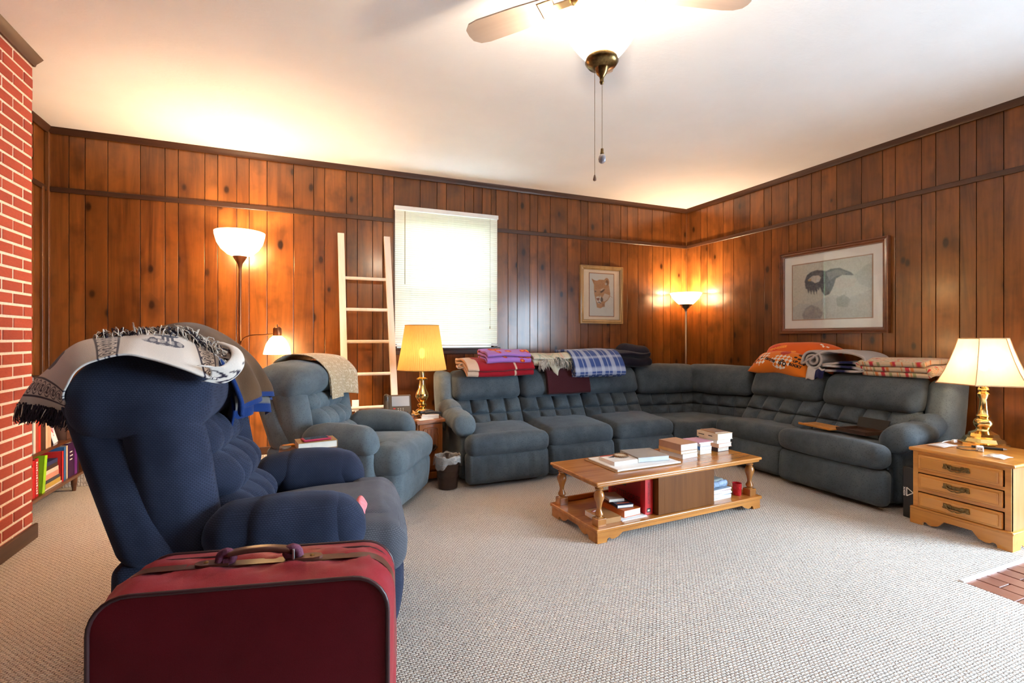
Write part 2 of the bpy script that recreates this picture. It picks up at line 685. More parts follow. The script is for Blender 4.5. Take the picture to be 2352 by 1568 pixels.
M['navy'] = m_fabric('navy_dash_weave', (0.022, 0.028, 0.054), (0.048, 0.060, 0.104), 420, 0.15, None, 0.9, (0.010, 0.012, 0.024), (0.55, 0.65, 0.95))

# ceiling plaster
t = NT('plaster_ceiling')
n = t.noise(t.pos((1, 1, 1)), 1.3, 4, 0.55)
t.col(t.ramp(n, [(0.3, (0.81, 0.805, 0.80)), (0.7, (0.87, 0.865, 0.86))]))
t.set(Roughness=0.85)
t.bump(t.noise(t.pos((1, 2.5, 1)), 16, 5, 0.62, 0.6), 0.12, 0.02)
M['ceiling'] = t.m

# brick: colour differs brick by brick
t = NT('red_brick')
oi = t.n('ShaderNodeObjectInfo')
base = t.ramp(oi.outputs['Random'], [(0.0, (0.36, 0.046, 0.022)), (0.5, (0.55, 0.085, 0.040)), (1.0, (0.45, 0.062, 0.030))])
n = t.noise(t.pos((1, 1, 3), True, True), 38, 5, 0.65)
t.col(t.mix(t.math('MULTIPLY', n, 0.7), base, (0.20, 0.024, 0.014)))
t.set(Roughness=0.8)
t.bump(n, 0.5, 0.006)
M['brick'] = t.m
M['mortar'] = m_plain('mortar', (0.86, 0.70, 0.55), 0.9, 0, 0.1, 60, 0.4)

# carpet: staggered berber loops
t = NT('berber_carpet')
g = t.n('ShaderNodeNewGeometry')
wv = t.noise(g.outputs['Position'], 60, 2, out='Color')
vm = t.n('ShaderNodeVectorMath', operation='MULTIPLY_ADD')
t.l(wv, vm.inputs[0])
vm.inputs[1].default_value = (0.006, 0.006, 0.006)
t.l(g.outputs['Position'], vm.inputs[2])
br = t.n('ShaderNodeTexBrick', offset=0.5)
for k_, v_ in (('Scale', 1.0), ('Mortar Size', 0.0045), ('Mortar Smooth', 1.0), ('Brick Width', 0.021), ('Row Height', 0.0125)):
    br.inputs[k_].default_value = v_
t.l(vm.outputs[0], br.inputs['Vector'])
big = t.noise(g.outputs['Position'], 1.1, 3, 0.5)
c = t.ramp(big, [(0.3, (0.80, 0.72, 0.635)), (0.7, (0.88, 0.80, 0.715))])
fl = t.noise(g.outputs['Position'], 130, 2)
fm = t.n('ShaderNodeMapRange', i_1=0.57, i_2=0.66, i_3=0.0, i_4=0.85)
t.l(fl, fm.inputs[0])
deep = t.math('POWER', br.outputs['Fac'], 1.6)
c = t.mix(t.math('MULTIPLY', deep, 0.55), c, (0.25, 0.175, 0.125))
c = t.mix(t.math('MULTIPLY', fm.outputs[0], t.math('MULTIPLY_ADD', br.outputs['Fac'], 0.9)), c, (0.15, 0.085, 0.06))
t.col(c)
t.set(Roughness=0.95, Specular_IOR_Level=0.1, Sheen_Weight=0.15)
hh = t.math('SUBTRACT', t.math('MULTIPLY', t.noise(g.outputs['Position'], 220, 2), 0.35), br.outputs['Fac'])
t.bump(hh, 0.9, 0.006)
M['carpet'] = t.m

t = NT('brick_floor_tile')
oi = t.n('ShaderNodeObjectInfo')
base = t.ramp(oi.outputs['Random'], [(0.0, (0.12, 0.034, 0.020)), (0.5, (0.19, 0.058, 0.034)), (1.0, (0.24, 0.088, 0.055))])
n = t.noise(t.pos((1, 1, 1), True, True), 16, 4, 0.6)
t.col(t.mix(t.math('MULTIPLY', n, 0.6), base, (0.30, 0.14, 0.10)))
t.set(Roughness=0.35)
t.bump(n, 0.1, 0.004)
M['ftile'] = t.m
M['grout'] = m_plain('tile_grout', (0.26, 0.20, 0.165), 0.9, 0, 0.1, 50)

# ================================================================== the room
# ------ floor
mb = MB()
outl = [(WL - .1, WR - .1), (3.18, WR - .1), (3.18, 1.455), (WB + .1, 1.455), (WB + .1, WA + .1), (WL - .1, WA + .1)]
mb.prism(outl, -0.06, 0.0, 'z')
struct(mb.build('floor', M['carpet'], None, False))
struct(MB().box(3.18, WB + .1, WR - .1, 1.455, -0.06, -0.012).build('floor_tiled_entry', M['grout'], None, False))
ftile = bpy.data.objects['floor_tiled_entry']
tile_me = None
for i in range(9):
    for j in range(5):
        x0 = 3.185 + i * 0.102
        y1 = 1.440 - j * 0.204 + (0.102 if i % 2 else 0)
        ya, yb = max(y1 - 0.198, 0.5), min(y1, 1.440)
        if yb - ya < 0.03:
            continue
        o = MB().box(-.048, .048, -(yb - ya) / 2, (yb - ya) / 2, -0.012, 0.0, 0.003, 1).build('tile', M['ftile'], ftile, False)
        o.location = (x0 + .048, (ya + yb) / 2, random.uniform(-.001, .001))
struct(MB().box(3.175, WB, 1.440, 1.462, -0.01, 0.009, 0.004).build('trim_1', m_plain('white_threshold', (0.86, 0.87, 0.90), 0.3, 0, 0.02)))

# ------ ceiling
struct(MB().box(WL - .2, WB + .2, WR - .2, WA + .2, CEIL, CEIL + 0.1).build('ceiling', M['ceiling'], None, False))

# ------ walls: dark backing with plank pieces proud of it
WX0, WX1, WZ0, WZ1 = 0.925, 2.045, 1.165, 2.655      # back window opening
BK = 0.012
mb = MB()
mb.box(WL - .2, WX0, WA + BK, WA + .2, 0, CEIL)
mb.box(WX1, WB + .2, WA + BK, WA + .2, 0, CEIL)
mb.box(WX0, WX1, WA + BK, WA + .2, 0, WZ0)
mb.box(WX0, WX1, WA + BK, WA + .2, WZ1, CEIL)
wall_a = struct(mb.build('wall_back', M['groove'], None, False))
mb = MB()
mb.box(WB + BK, WB + .2, 0.95, WA + BK, 0, CEIL)
mb.box(WB + BK, WB + .2, WR - .2, -1.45, 0, CEIL)
mb.box(WB + BK, WB + .2, -1.45, 0.95, 2.15, CEIL)
wall_b = struct(mb.build('wall_right', M['groove'], None, False))
wall_l = struct(MB().box(WL - .2, WL - BK, WR - .2, WA + BK, 0, CEIL).build('wall_left', M['groove'], None, False))
wall_r = struct(MB().box(WL - .2, WB + .2, WR - .2, WR, 0, CEIL).build('wall_rear', M['plank'], None, False))

RAILZ = 2.535
# groove positions measured along each wall (metres)


def planks(wall, cuts, place, z0, z1, skip=None):
    for i in range(len(cuts) - 1):
        a, b = sorted((cuts[i], cuts[i + 1]))
        place(wall, a, b, z0, z1)


def plank_a(wall, a, b, z0, z1):
    w, h = (b - a) / 2 - 0.0025, (z1 - z0) / 2
    o = MB().box(-w, w, 0, 0.0125, -h, h, 0.0018, 1).build('plank', M['plank'], wall, False)
    o.location = ((a + b) / 2, WA, (z0 + z1) / 2)


def plank_b(wall, a, b, z0, z1):
    w, h = (b - a) / 2 - 0.0025, (z1 - z0) / 2
    o = MB().box(0, 0.0125, -w, w, -h, h, 0.0018, 1).build('plank', M['plank'], wall, False)
    o.location = (WB, (a + b) / 2, (z0 + z1) / 2)


def plank_l(wall, a, b, z0, z1):
    w, h = (b - a) / 2 - 0.0025, (z1 - z0) / 2
    o = MB().box(-0.0125, 0, -w, w, -h, h, 0.0018, 1).build('plank', M['plank'], wall, False)
    o.location = (WL, (a + b) / 2, (z0 + z1) / 2)


GA = [-2.0, -1.849, -1.74, -1.581, -1.346, -1.161, -1.059, -0.849, -0.744, -0.587, -0.481, -0.326, -0.089, 0.096, 0.201, 0.411, 0.52, 0.674, 0.781, 1.18, 1.368, 1.476, 1.691, 1.797, 1.901, 2.011, 2.225, 2.343, 2.509, 2.614, 2.784, 3.024, 3.216, 3.322, 3.541, 3.651, 3.82, 3.925, 4.094, 4.331, 4.518, 4.637, 4.835, 4.92]
GB = [5.36, 5.094, 4.978, 4.71, 4.544, 4.301, 4.107, 4.007, 3.791, 3.69, 3.529, 3.423, 3.264, 3.025, 2.838, 2.733, 2.529, 2.425, 2.261, 2.152, 1.987, 1.857, 1.657, 1.557, 1.397, 1.267, 1.067, 0.955]
for i in range(len(GA) - 1):
    a, b = GA[i], GA[i + 1]
    for z0, z1 in ((0.14, RAILZ), (RAILZ, CEIL)):
        if b <= WX0 - .03 or a >= WX1 + .03:
            plank_a(wall_a, a, b, z0, z1)
        else:                                   # the window interrupts these boards
            for aa, bb in ((a, min(b, WX0 - .03)), (max(a, WX1 + .03), b)):
                if bb - aa > 0.012:
                    plank_a(wall_a, aa, bb, z0, z1)
            aa, bb = max(a, WX0 - .03), min(b, WX1 + .03)
            if bb - aa > 0.012:
                if z0 < 1:
                    plank_a(wall_a, aa, bb, z0, 1.10)
                else:
                    plank_a(wall_a, aa, bb, WZ1 + .03, z1)
for i in range(len(GB) - 1):
    b, a = GB[i], GB[i + 1]
    for z0, z1 in ((0.0, RAILZ), (RAILZ, CEIL)):
        plank_b(wall_b, a, b, z0, z1)
yy = WA
while yy > 3.9:
    w = random.choice((.12, .16, .2))
    for z0, z1 in ((0.0, RAILZ), (RAILZ, CEIL)):
        plank_l(wall_l, yy - w, yy, z0, z1)
    yy -= w

# rails, crowns, corner strips
k = 1


def trim(x0, x1, y0, y1, z0, z1, r=0.006, mat='darktrim'):
    global k
    o = struct(MB().box(x0, x1, y0, y1, z0, z1, r).build('trim_%d' % (k + 1), M[mat]))
    k += 1
    return o


def crown(pts_fn, a, b, axis, nm):
    prof = [(0, 0), (0.012, -0.05), (0.022, -0.05), (0.028, -0.03), (0.045, -0.012), (0.050, 0)]
    mb = MB()
    if axis == 'x':        # runs along x at the back wall
        mb.prism([(WA - d, CEIL + z) for d, z in prof], a, b, 'x')
    elif axis == 'y':
        mb.prism([(WB - d, CEIL + z) for d, z in prof], a, b, 'y')
    else:
        mb.prism([(pts_fn + d, CEIL + z) for d, z in prof], a, b, 'y')
    struct(mb.build(nm, M['darktrim'], None, True, 30))


crown(0, WL, WB, 'x', 'trim_20')
crown(0, 0.0, WA, 'y', 'trim_21')
crown(WL, 4.07, WA, 'l', 'trim_22')
trim(WL, WX0 - .03, WA - .018, WA, RAILZ - .022, RAILZ + .022)
trim(WX1 + .03, WB, WA - .018, WA, RAILZ - .022, RAILZ + .022)
trim(WB - .018, WB, 0.0, WA, RAILZ - .022, RAILZ + .022)
trim(WL, WL + .018, 4.05, WA, RAILZ - .022, RAILZ + .022)
trim(WB - .016, WB, WA - .016, WA, 0, CEIL - .04, 0.004, 'corner')
trim(WL, WL + .03, WA - .03, WA, 0, CEIL - .04, 0.004, 'corner')
trim(WL, WL + .02, WA - .11, WA - .075, 0, RAILZ, 0.004, 'corner')

# carpeted strip and dark board at the foot of the back wall
struct(MB().box(WL, WB, WA - .016, WA + BK, 0, 0.14, 0.004).build('baseboard_back', M['carpet']))
struct(MB().box(WL, WB, WA - .012, WA, 0.14, 0.215, 0.004).build('baseboard_back_upper', M['darktrim']))
struct(MB().box(WB - .014, WB, 0.95, WA - .02, 0.0, 0.09, 0.004).build('baseboard_right', M['darktrim']))

# ------ brick chimney breast, bricks laid one by one
CHX, CHY = -1.586, 4.072
chim = struct(MB().box(WL, CHX - .004, 2.2, CHY - .004, 0, CEIL).build('wall_chimney', M['mortar'], None, False))
CH = 0.0725
z = 0.035
row = 0
rest = MB()
while z < CEIL - 0.03:
    z1 = min(z + CH - 0.0155, CEIL - .001)
    y = CHY
    first = True
    while y > 2.21:
        ln = 0.117 if (first and row % 2) else 0.232
        first = False
        y0 = max(y - ln + 0.0145, 2.2)
        if y < 3.40:                  # farther bricks are one joined part
            rest.box(CHX - .05, CHX, y0, y, z, z1)
            y -= ln
            continue
        o = MB().box(-.05, 0.0, -(y - y0) / 2, (y - y0) / 2, -(z1 - z) / 2, (z1 - z) / 2, 0.003, 1).build('brick', M['brick'], chim, False)
        o.location = (CHX + random.uniform(-.0015, .0015), (y + y0) / 2, (z + z1) / 2)
        y -= ln
    for q in range(2):                # return facing the room's rear
        xa = CHX - (0.0 if row % 2 else .1) - q * 0.205
        rest.box(max(xa - .19, WL + .002), xa, 2.196, 2.25, z, z1)
    # header seen on the return of the chimney
    for q in range(2):
        xa = CHX - 0.055 - q * 0.2
        xb = max(xa - 0.19, WL + .002)
        o = MB().box(xb, xa, CHY - .05, CHY, z, z1, 0.003, 1).build('brick', M['brick'], chim, False)
    z += CH
    row += 1
rb0 = rest.build('bricks', M['brick'], chim, False)
rb0['kind'] = 'stuff'
struct(MB().box(CHX, CHX + .022, 2.2, CHY + .02, 0, 0.095, 0.008).build('baseboard_chimney', M['darktrim']))
struct(MB().prism([(CHX + d, CEIL + zz) for d, zz in [(0, 0), (0, -.052), (.014, -.052), (.020, -.036), (.045, -.012), (.055, 0)]], 2.2, CHY + .0, 'y')
       .build('trim_23', M['darktrim'], None, True, 30))

# ------ back window: casing, sill, sashes, panes
w = thing('window_1', '', '')
del w['label'], w['category']
struct(w)
mb = MB()
mb.box(WX0 - .035, WX0, WA - .018, WA + .17, WZ0 - .02, WZ1 + .035)
mb.box(WX1, WX1 + .035, WA - .018, WA + .17, WZ0 - .02, WZ1 + .035)
mb.box(WX0, WX1, WA - .018, WA + .17, WZ1, WZ1 + .035)
mb.build('window_casing', M['darktrim'], w, False)
MB().box(WX0 - .05, WX1 + .065, WA - .055, WA + .1, 1.145, 1.168, 0.004).build('window_sill', M['darktrim'], w)
MB().box(WX0 - .035, WX1 + .045, WA - .02, WA + .02, 1.095, 1.145, 0.004).build('sill_apron', M['darktrim'], w)
for (z0, z1, y0) in ((WZ0, 1.92, WA + .085), (1.89, WZ1, WA + .125)):
    mb = MB()
    mb.box(WX0, WX0 + .045, y0, y0 + .035, z0, z1)
    mb.box(WX1 - .045, WX1, y0, y0 + .035, z0, z1)
    mb.box(WX0 + .045, WX1 - .045, y0, y0 + .035, z0, z0 + .045)
    mb.box(WX0 + .045, WX1 - .045, y0, y0 + .035, z1 - .045, z1)
    s_ = mb.build('sash', M['white'], w, False)
    MB().box(WX0 + .045, WX1 - .045, y0 + .015, y0 + .019, z0 + .045, z1 - .045).build('pane', M['glass'], s_, False)

# glazed entry door that lights the room from the right
d1 = struct(MB().box(WB - .02, WB + .05, 0.95, 1.03, 0, 2.2).box(WB - .02, WB + .05, -1.53, -1.45, 0, 2.2).box(WB - .02, WB + .05, -1.45, .95, 2.15, 2.23).box(WB - .01, WB + .04, -.28, -.22, 0, 2.15)
            .build('door_1', M['white'], None, False))
MB().box(WB + .02, WB + .024, -.22, .95, .03, 2.15).build('pane', M['glass'], d1, False)
MB().box(WB + .02, WB + .024, -1.45, -.28, .03, 2.15).build('pane', M['glass'], d1, False)

# ------ added unseen outside the back window: pale ground bouncing daylight, hedge dimming it
gr_ = struct(MB().box(-3.0, 7.0, WA + .2, 9.5, -.12, -.06).build('bounce_ground', m_plain('bounce_patio', (.64, .63, .60), .9, 0, .08, 3), None, False))
struct(MB().box(WB + .2, 14.0, -9.0, WA + .2, -.12, -.06).build('sky_block_ground', m_plain('sky_block_grey', (.44, .44, .44), .9, 0, .15, 3), None, False))  # unseen ground added to block light rising from below the horizon
cushion('dimming_hedge', (9.0, .9, 3.4), m_plain('dimming_green', (.10, .17, .05), .8, 0, .6, 9, .8, 30), None, (1.8, 8.2, 1.64), (0, 0, 0), .3, (60, 6, 24), (0, .1, .1), None, .06, 5, None, 9)
hd_ = bpy.data.objects['dimming_hedge']
struct(hd_)

# ------ mini blind
t = NT('blind_slat')
tr = t.n('ShaderNodeBsdfTranslucent')
tr.inputs[0].default_value = (0.88, 0.87, 0.72, 1)
df = t.n('ShaderNodeBsdfDiffuse')
n = t.noise(t.pos(), 30, 2)
t.l(t.ramp(n, [(0.3, (0.84, 0.82, 0.72)), (0.7, (0.88, 0.86, 0.76))]), df.inputs[0])
mx = t.n('ShaderNodeMixShader', i_0=0.05)
t.l(df.outputs[0], mx.inputs[1])
t.l(tr.outputs[0], mx.inputs[2])
t.l(mx.outputs[0], t.out.inputs['Surface'])
M['slat'] = t.m
bl = thing('window_blind', 'lowered cream mini blind with thin horizontal slats covering the back window', 'blind', (1.485, WA - .045, 1.19))
BW = 0.585
MB().box(-BW - .008, BW + .008, -.02, .022, 1.455, 1.50, 0.004).build('headrail', M['white'], bl)
zt, zb, ns = 1.452, 0.020, 62
prof = [(-.0125, -.002), (-.006, .0005), (0, .0014), (.006, .0005), (.0125, -.002)]
V, F = [], []
for x in (-BW, BW):
    for a, b in prof:
        V.append((x, a, b))
F = [(i, i + 1, i + 6, i + 5) for i in range(4)]
slat0 = None
for i in range(ns):
    zz = zt - (i + .5) * (zt - zb) / ns
    if slat0 is None:
        slat0 = mobj('slat', V, F, M['slat'], bl, True)
        s_ = slat0
    else:
        s_ = slat0.copy()
        link(s_, bl)
    s_.location = (0, 0, zz)
    s_.rotation_euler = (R(-71), 0, 0)
MB().box(-BW, BW, -.012, .012, -.004, .012, 0.003).build('bottom_rail', M['white'], bl)
for x in (-.42, 0, .42):
    MB().tube([(x, -.014, .01), (x, -.014, 1.455)], .0012, 4).build('ladder_cord', M['white'], bl)
MB().tube([(-.485, -.03, 1.44), (-.485, -.03, .66)], .004, 6).build('tilt_wand', m_plain('amber_wand', (.34, .27, .12), .2), bl)
MB().tube([(.485, -.028, 1.45), (.485, -.028, .22)], .0016, 5).lathe([(.001, .40), (.006, .405), (.006, .425), (.001, .43)], 8, (.485, -.028)).lathe(
    [(.001, .19), (.006, .195), (.005, .22), (.001, .225)], 8, (.485, -.028)).build('lift_cord', m_plain('cord_tan', (.30, .25, .14), .6), bl)

# ================================================================== seating


def sag_front(h):
    def f(P):
        return P
    return f


def seat_module(root, x0, x1, mat, tnose=(0.0, 0.0), seed=0, lift=0.0, kick=0.0, slope=0.55, fwd=0.035, tip=2.5):
    """one reclining place of a sofa; local x runs along the sofa, y from the front to the back"""
    w, cx = x1 - x0, (x0 + x1) / 2
    cushion('footrest', (w + tnose[0] + tnose[1] - .012, .11, .275), mat, root, (cx + (tnose[1] - tnose[0]) / 2, .055 - kick, .165), (R(-4), 0, 0), .05, (26, 3, 10),
            (0, .02, 0), None, .002, 8, (1, 0, 5, .020), seed)
    # seat cushion with its nose wrapped over the front
    cushion('seat', (w - .012, .62, .165), mat, root, (cx, .305 - kick, .365 + lift), (R(tip), 0, 0), .07, (16, 14, 4), (0, .0, .028), None, .005, 9, None, seed + 1)
    if tnose[0] + tnose[1] > 0:
        cushion('seat_front', (w + tnose[0] + tnose[1] - .01, .17, .175), mat, root, (cx + (tnose[1] - tnose[0]) / 2, .055 - kick, .362 + lift), (R(3), 0, 0), .07, (18, 3, 3),
                (0, .015, .012), None, .004, 12, None, seed + 2)

    def lean(P):
        Q = P.copy()
        Q[:, 1] += (P[:, 2]) * slope
        return Q
    cushion('lumbar_cushion', (w - .008, .20, .31), mat, root, (cx, .665 - fwd, .535), (0, 0, 0), .06, (64, 4, 36), (0, .03, 0), (1, -1, 0, 2, 4, 2, .075), .002, 14, None, seed + 3,
            lean, 3)

    def roll(P):
        Q = P.copy()
        Q[:, 1] += P[:, 2] * 0.36
        Q[:, 2] -= .018 * (P[:, 0] / (w / 2)) ** 6
        return Q
    cushion('headrest', (w - .006, .25, .27), mat, root, (cx, .735, .812), (0, 0, 0), .075, (20, 6, 6), (0, .035, .015), None, .006, 8, None, seed + 4, roll)


def sofa_arm(root, x0, x1, mat, seed=0, mirror=1):
    """padded arm with a rolled front pad and a raised rear pad"""
    cx, w = (x0 + x1) / 2, x1 - x0
    cushion('arm', (w * .62, .74, .47), mat, root, (cx + mirror * .03, .52, .265), (0, 0, 0), .04, (4, 10, 8), (.01, 0, 0), None, .003, 9, None, seed)

    def droop(P):
        Q = P.copy()
        f = np.clip((-P[:, 1] - .06) / .22, 0, 1)
        Q[:, 2] -= f ** 2 * .10
        return Q
    cushion('arm_pad', (w, .46, .155), mat, root, (cx, .33, .535), (R(3), 0, 0), .075, (6, 18, 4), (.01, .0, .012), None, .007, 13, None, seed + 1, droop)
    cushion('arm_rear_pad', (w * .9, .36, .15), mat, root, (cx, .60, .585), (R(8), 0, 0), .07, (5, 10, 4), (.0, .0, .02), None, .006, 11, None, seed + 2)


def wing(root, x0, x1, mat, seed=0):
    cx = (x0 + x1) / 2

    def bend(P):
        Q = P.copy()
        Q[:, 1] += P[:, 2] * .22
        return Q
    cushion('wing', (x1 - x0, .30, .56), mat, root, (cx, .80, .66), (0, 0, 0), .05, (4, 8, 12), (.012, .012, 0), None, .004, 8, None, seed, bend)


# ------ sofa along the back wall: three places, arm at the window end
SM = M['sofa']
sofa = thing('reclining_sofa', 'three-seat slate blue reclining sofa with tufted backs below the puma picture', 'sofa', (1.33, 3.97, 0))
MB().box(0.0, 2.17, .10, .80, .03, .30, .02).build('base', SM, sofa)
cushion('back_shell', (2.24, .13, .80), SM, sofa, (1.07, .965, .46), (R(-7), 0, 0), .05, (14, 3, 8), (0, .01, 0), None, .004, 6, None, 3)
XS = [0.0, .72, 1.45, 2.18]
seat_module(sofa, XS[0], XS[1], SM, (.07, 0), 1, -.005, .03)
seat_module(sofa, XS[1], XS[2], SM, (0, 0), 7, .0)
seat_module(sofa, XS[2], XS[3], SM, (0, 0), 13, .0)
sofa_arm(sofa, -.135, .075, M['sofalt'], 21, 1)
wing(sofa, -.105, .03, M['sofalt'], 24)

# ------ corner wedge
wedge = thing('corner_wedge', 'slate blue corner wedge seat joining both sofas in front of the corner lamp', 'sofa', (0, 0, 0))
A0, A1, A2 = np.array([3.535, 4.60]), np.array([4.26, 4.54]), np.array([4.50, 3.93])
mb = MB()
outl = [(3.54, 4.03), (3.70, 3.94), (3.90, 3.93), (4.02, 3.93), (4.48, 3.95), (4.24, 4.52), (3.56, 4.60)]


def inset_prism(outl, z0, z1, r):
    """prism with a rounded upper edge"""
    P = np.array(outl)
    c = P.mean(0)
    lv = [(0, z0), (0, z1 - r), (.3 * r, z1 - .3 * r), (r, z1)]
    V, F = [], []
    n_ = len(P)
    for ins, zz in lv:
        for p in P:
            d = c - p
            q = p + d / np.linalg.norm(d) * ins
            V.append((q[0], q[1], zz))
    for i in range(len(lv) - 1):
        for j in range(n_):
            kk = (j + 1) % n_
            F.append((i * n_ + j, i * n_ + kk, (i + 1) * n_ + kk, (i + 1) * n_ + j))
    F.append(tuple(range((len(lv) - 1) * n_, len(lv) * n_)))
    F.append(tuple(range(n_))[::-1])
    return V, F


V, F = inset_prism(outl, .24, .41, .05)
mobj('seat', V, F, SM, wedge, True, None, None, 50)
V, F = inset_prism([(x + (3.98 - x) * .05, y + (4.2 - y) * .05) for x, y in outl], .03, .24, .01)
mobj('base', V, F, SM, wedge, True, None, None, 50)
for q, (p, e) in enumerate(((A0, A1), (A1, A2))):
    d = e - p
    L = np.linalg.norm(d)
    a = math.atan2(d[1], d[0])
    mid = (p + e) / 2
    nrm = np.array([-d[1], d[0]]) / L

    def at(off, z):
        return (mid[0] + nrm[0] * off, mid[1] + nrm[1] * off, z)

    def lean2(P):
        Q = P.copy()
        Q[:, 1] += P[:, 2] * .25
        return Q
    cushion('lumbar_cushion', (L + .10, .17, .27), SM, wedge, tuple(np.array(at(.085, .495)) + np.array([d[0], d[1], 0]) / L * (.05 if q == 0 else -.05)), (0, 0, a), .05, (56, 4, 30), (0, .02, 0), (1, -1, 0, 2, 4, 2, .06), .003, 14, None, 30 + q, lean2, 3)
    cushion('headrest', (L + .13, .24, .31), SM, wedge, tuple(np.array(at(.14, .795)) + np.array([d[0], d[1], 0]) / L * (.05 if q == 0 else -.05)), (0, 0, a), .07, (18, 6, 7), (0, .03, .015), None, .007, 9, None, 34 + q, lean2)
    cushion('back_shell', (L + .02, .10, .72), SM, wedge, at(.30, .45), (0, 0, a), .04, (8, 2, 6), (0, .01, 0), None, .003, 6, None, 38 + q)

# ------ loveseat along the right wall: two places, arm next to the nightstand
love = thing('reclining_loveseat', 'two-seat slate blue reclining loveseat with tufted backs below the eagle picture', 'sofa', (3.93, 3.90, 0), R(-90))
MB().box(0.0, 1.62, .10, .72, .03, .30, .02).build('base', SM, love)
cushion('back_shell', (1.70, .11, .80), SM, love, (.86, .875, .46), (R(-4), 0, 0), .045, (12, 3, 8), (0, .01, 0), None, .004, 6, None, 43)
XR = [0.0, .79, 1.575]


def seat_module_r(x0, x1, tn, seed, lift, kick):
    before = set(love.children)
    seat_module(love, x0, x1, SM, tn, seed, lift, kick, .72, .075, -2.0)
    for o in set(love.children) - before:
        n_ = o.name.split('.')[0]
        if n_ in ('lumbar_cushion', 'headrest'):
            o.location.y -= .075
        if n_ == 'seat':
            o.location.z -= .028
            o.rotation_euler.x = R(-5)


seat_module_r(XR[0], XR[1], (0, 0), 45, .01, .0)
seat_module_r(XR[1], XR[2], (0, .10), 52, .03, .045)
sofa_arm(love, 1.525, 1.735, M['sofa'], 58, -1)
wing(love, 1.565, 1.725, M['sofalt'], 61)
for o in love.children:
    if o.name.startswith('wing'):
        o.location.y -= .02


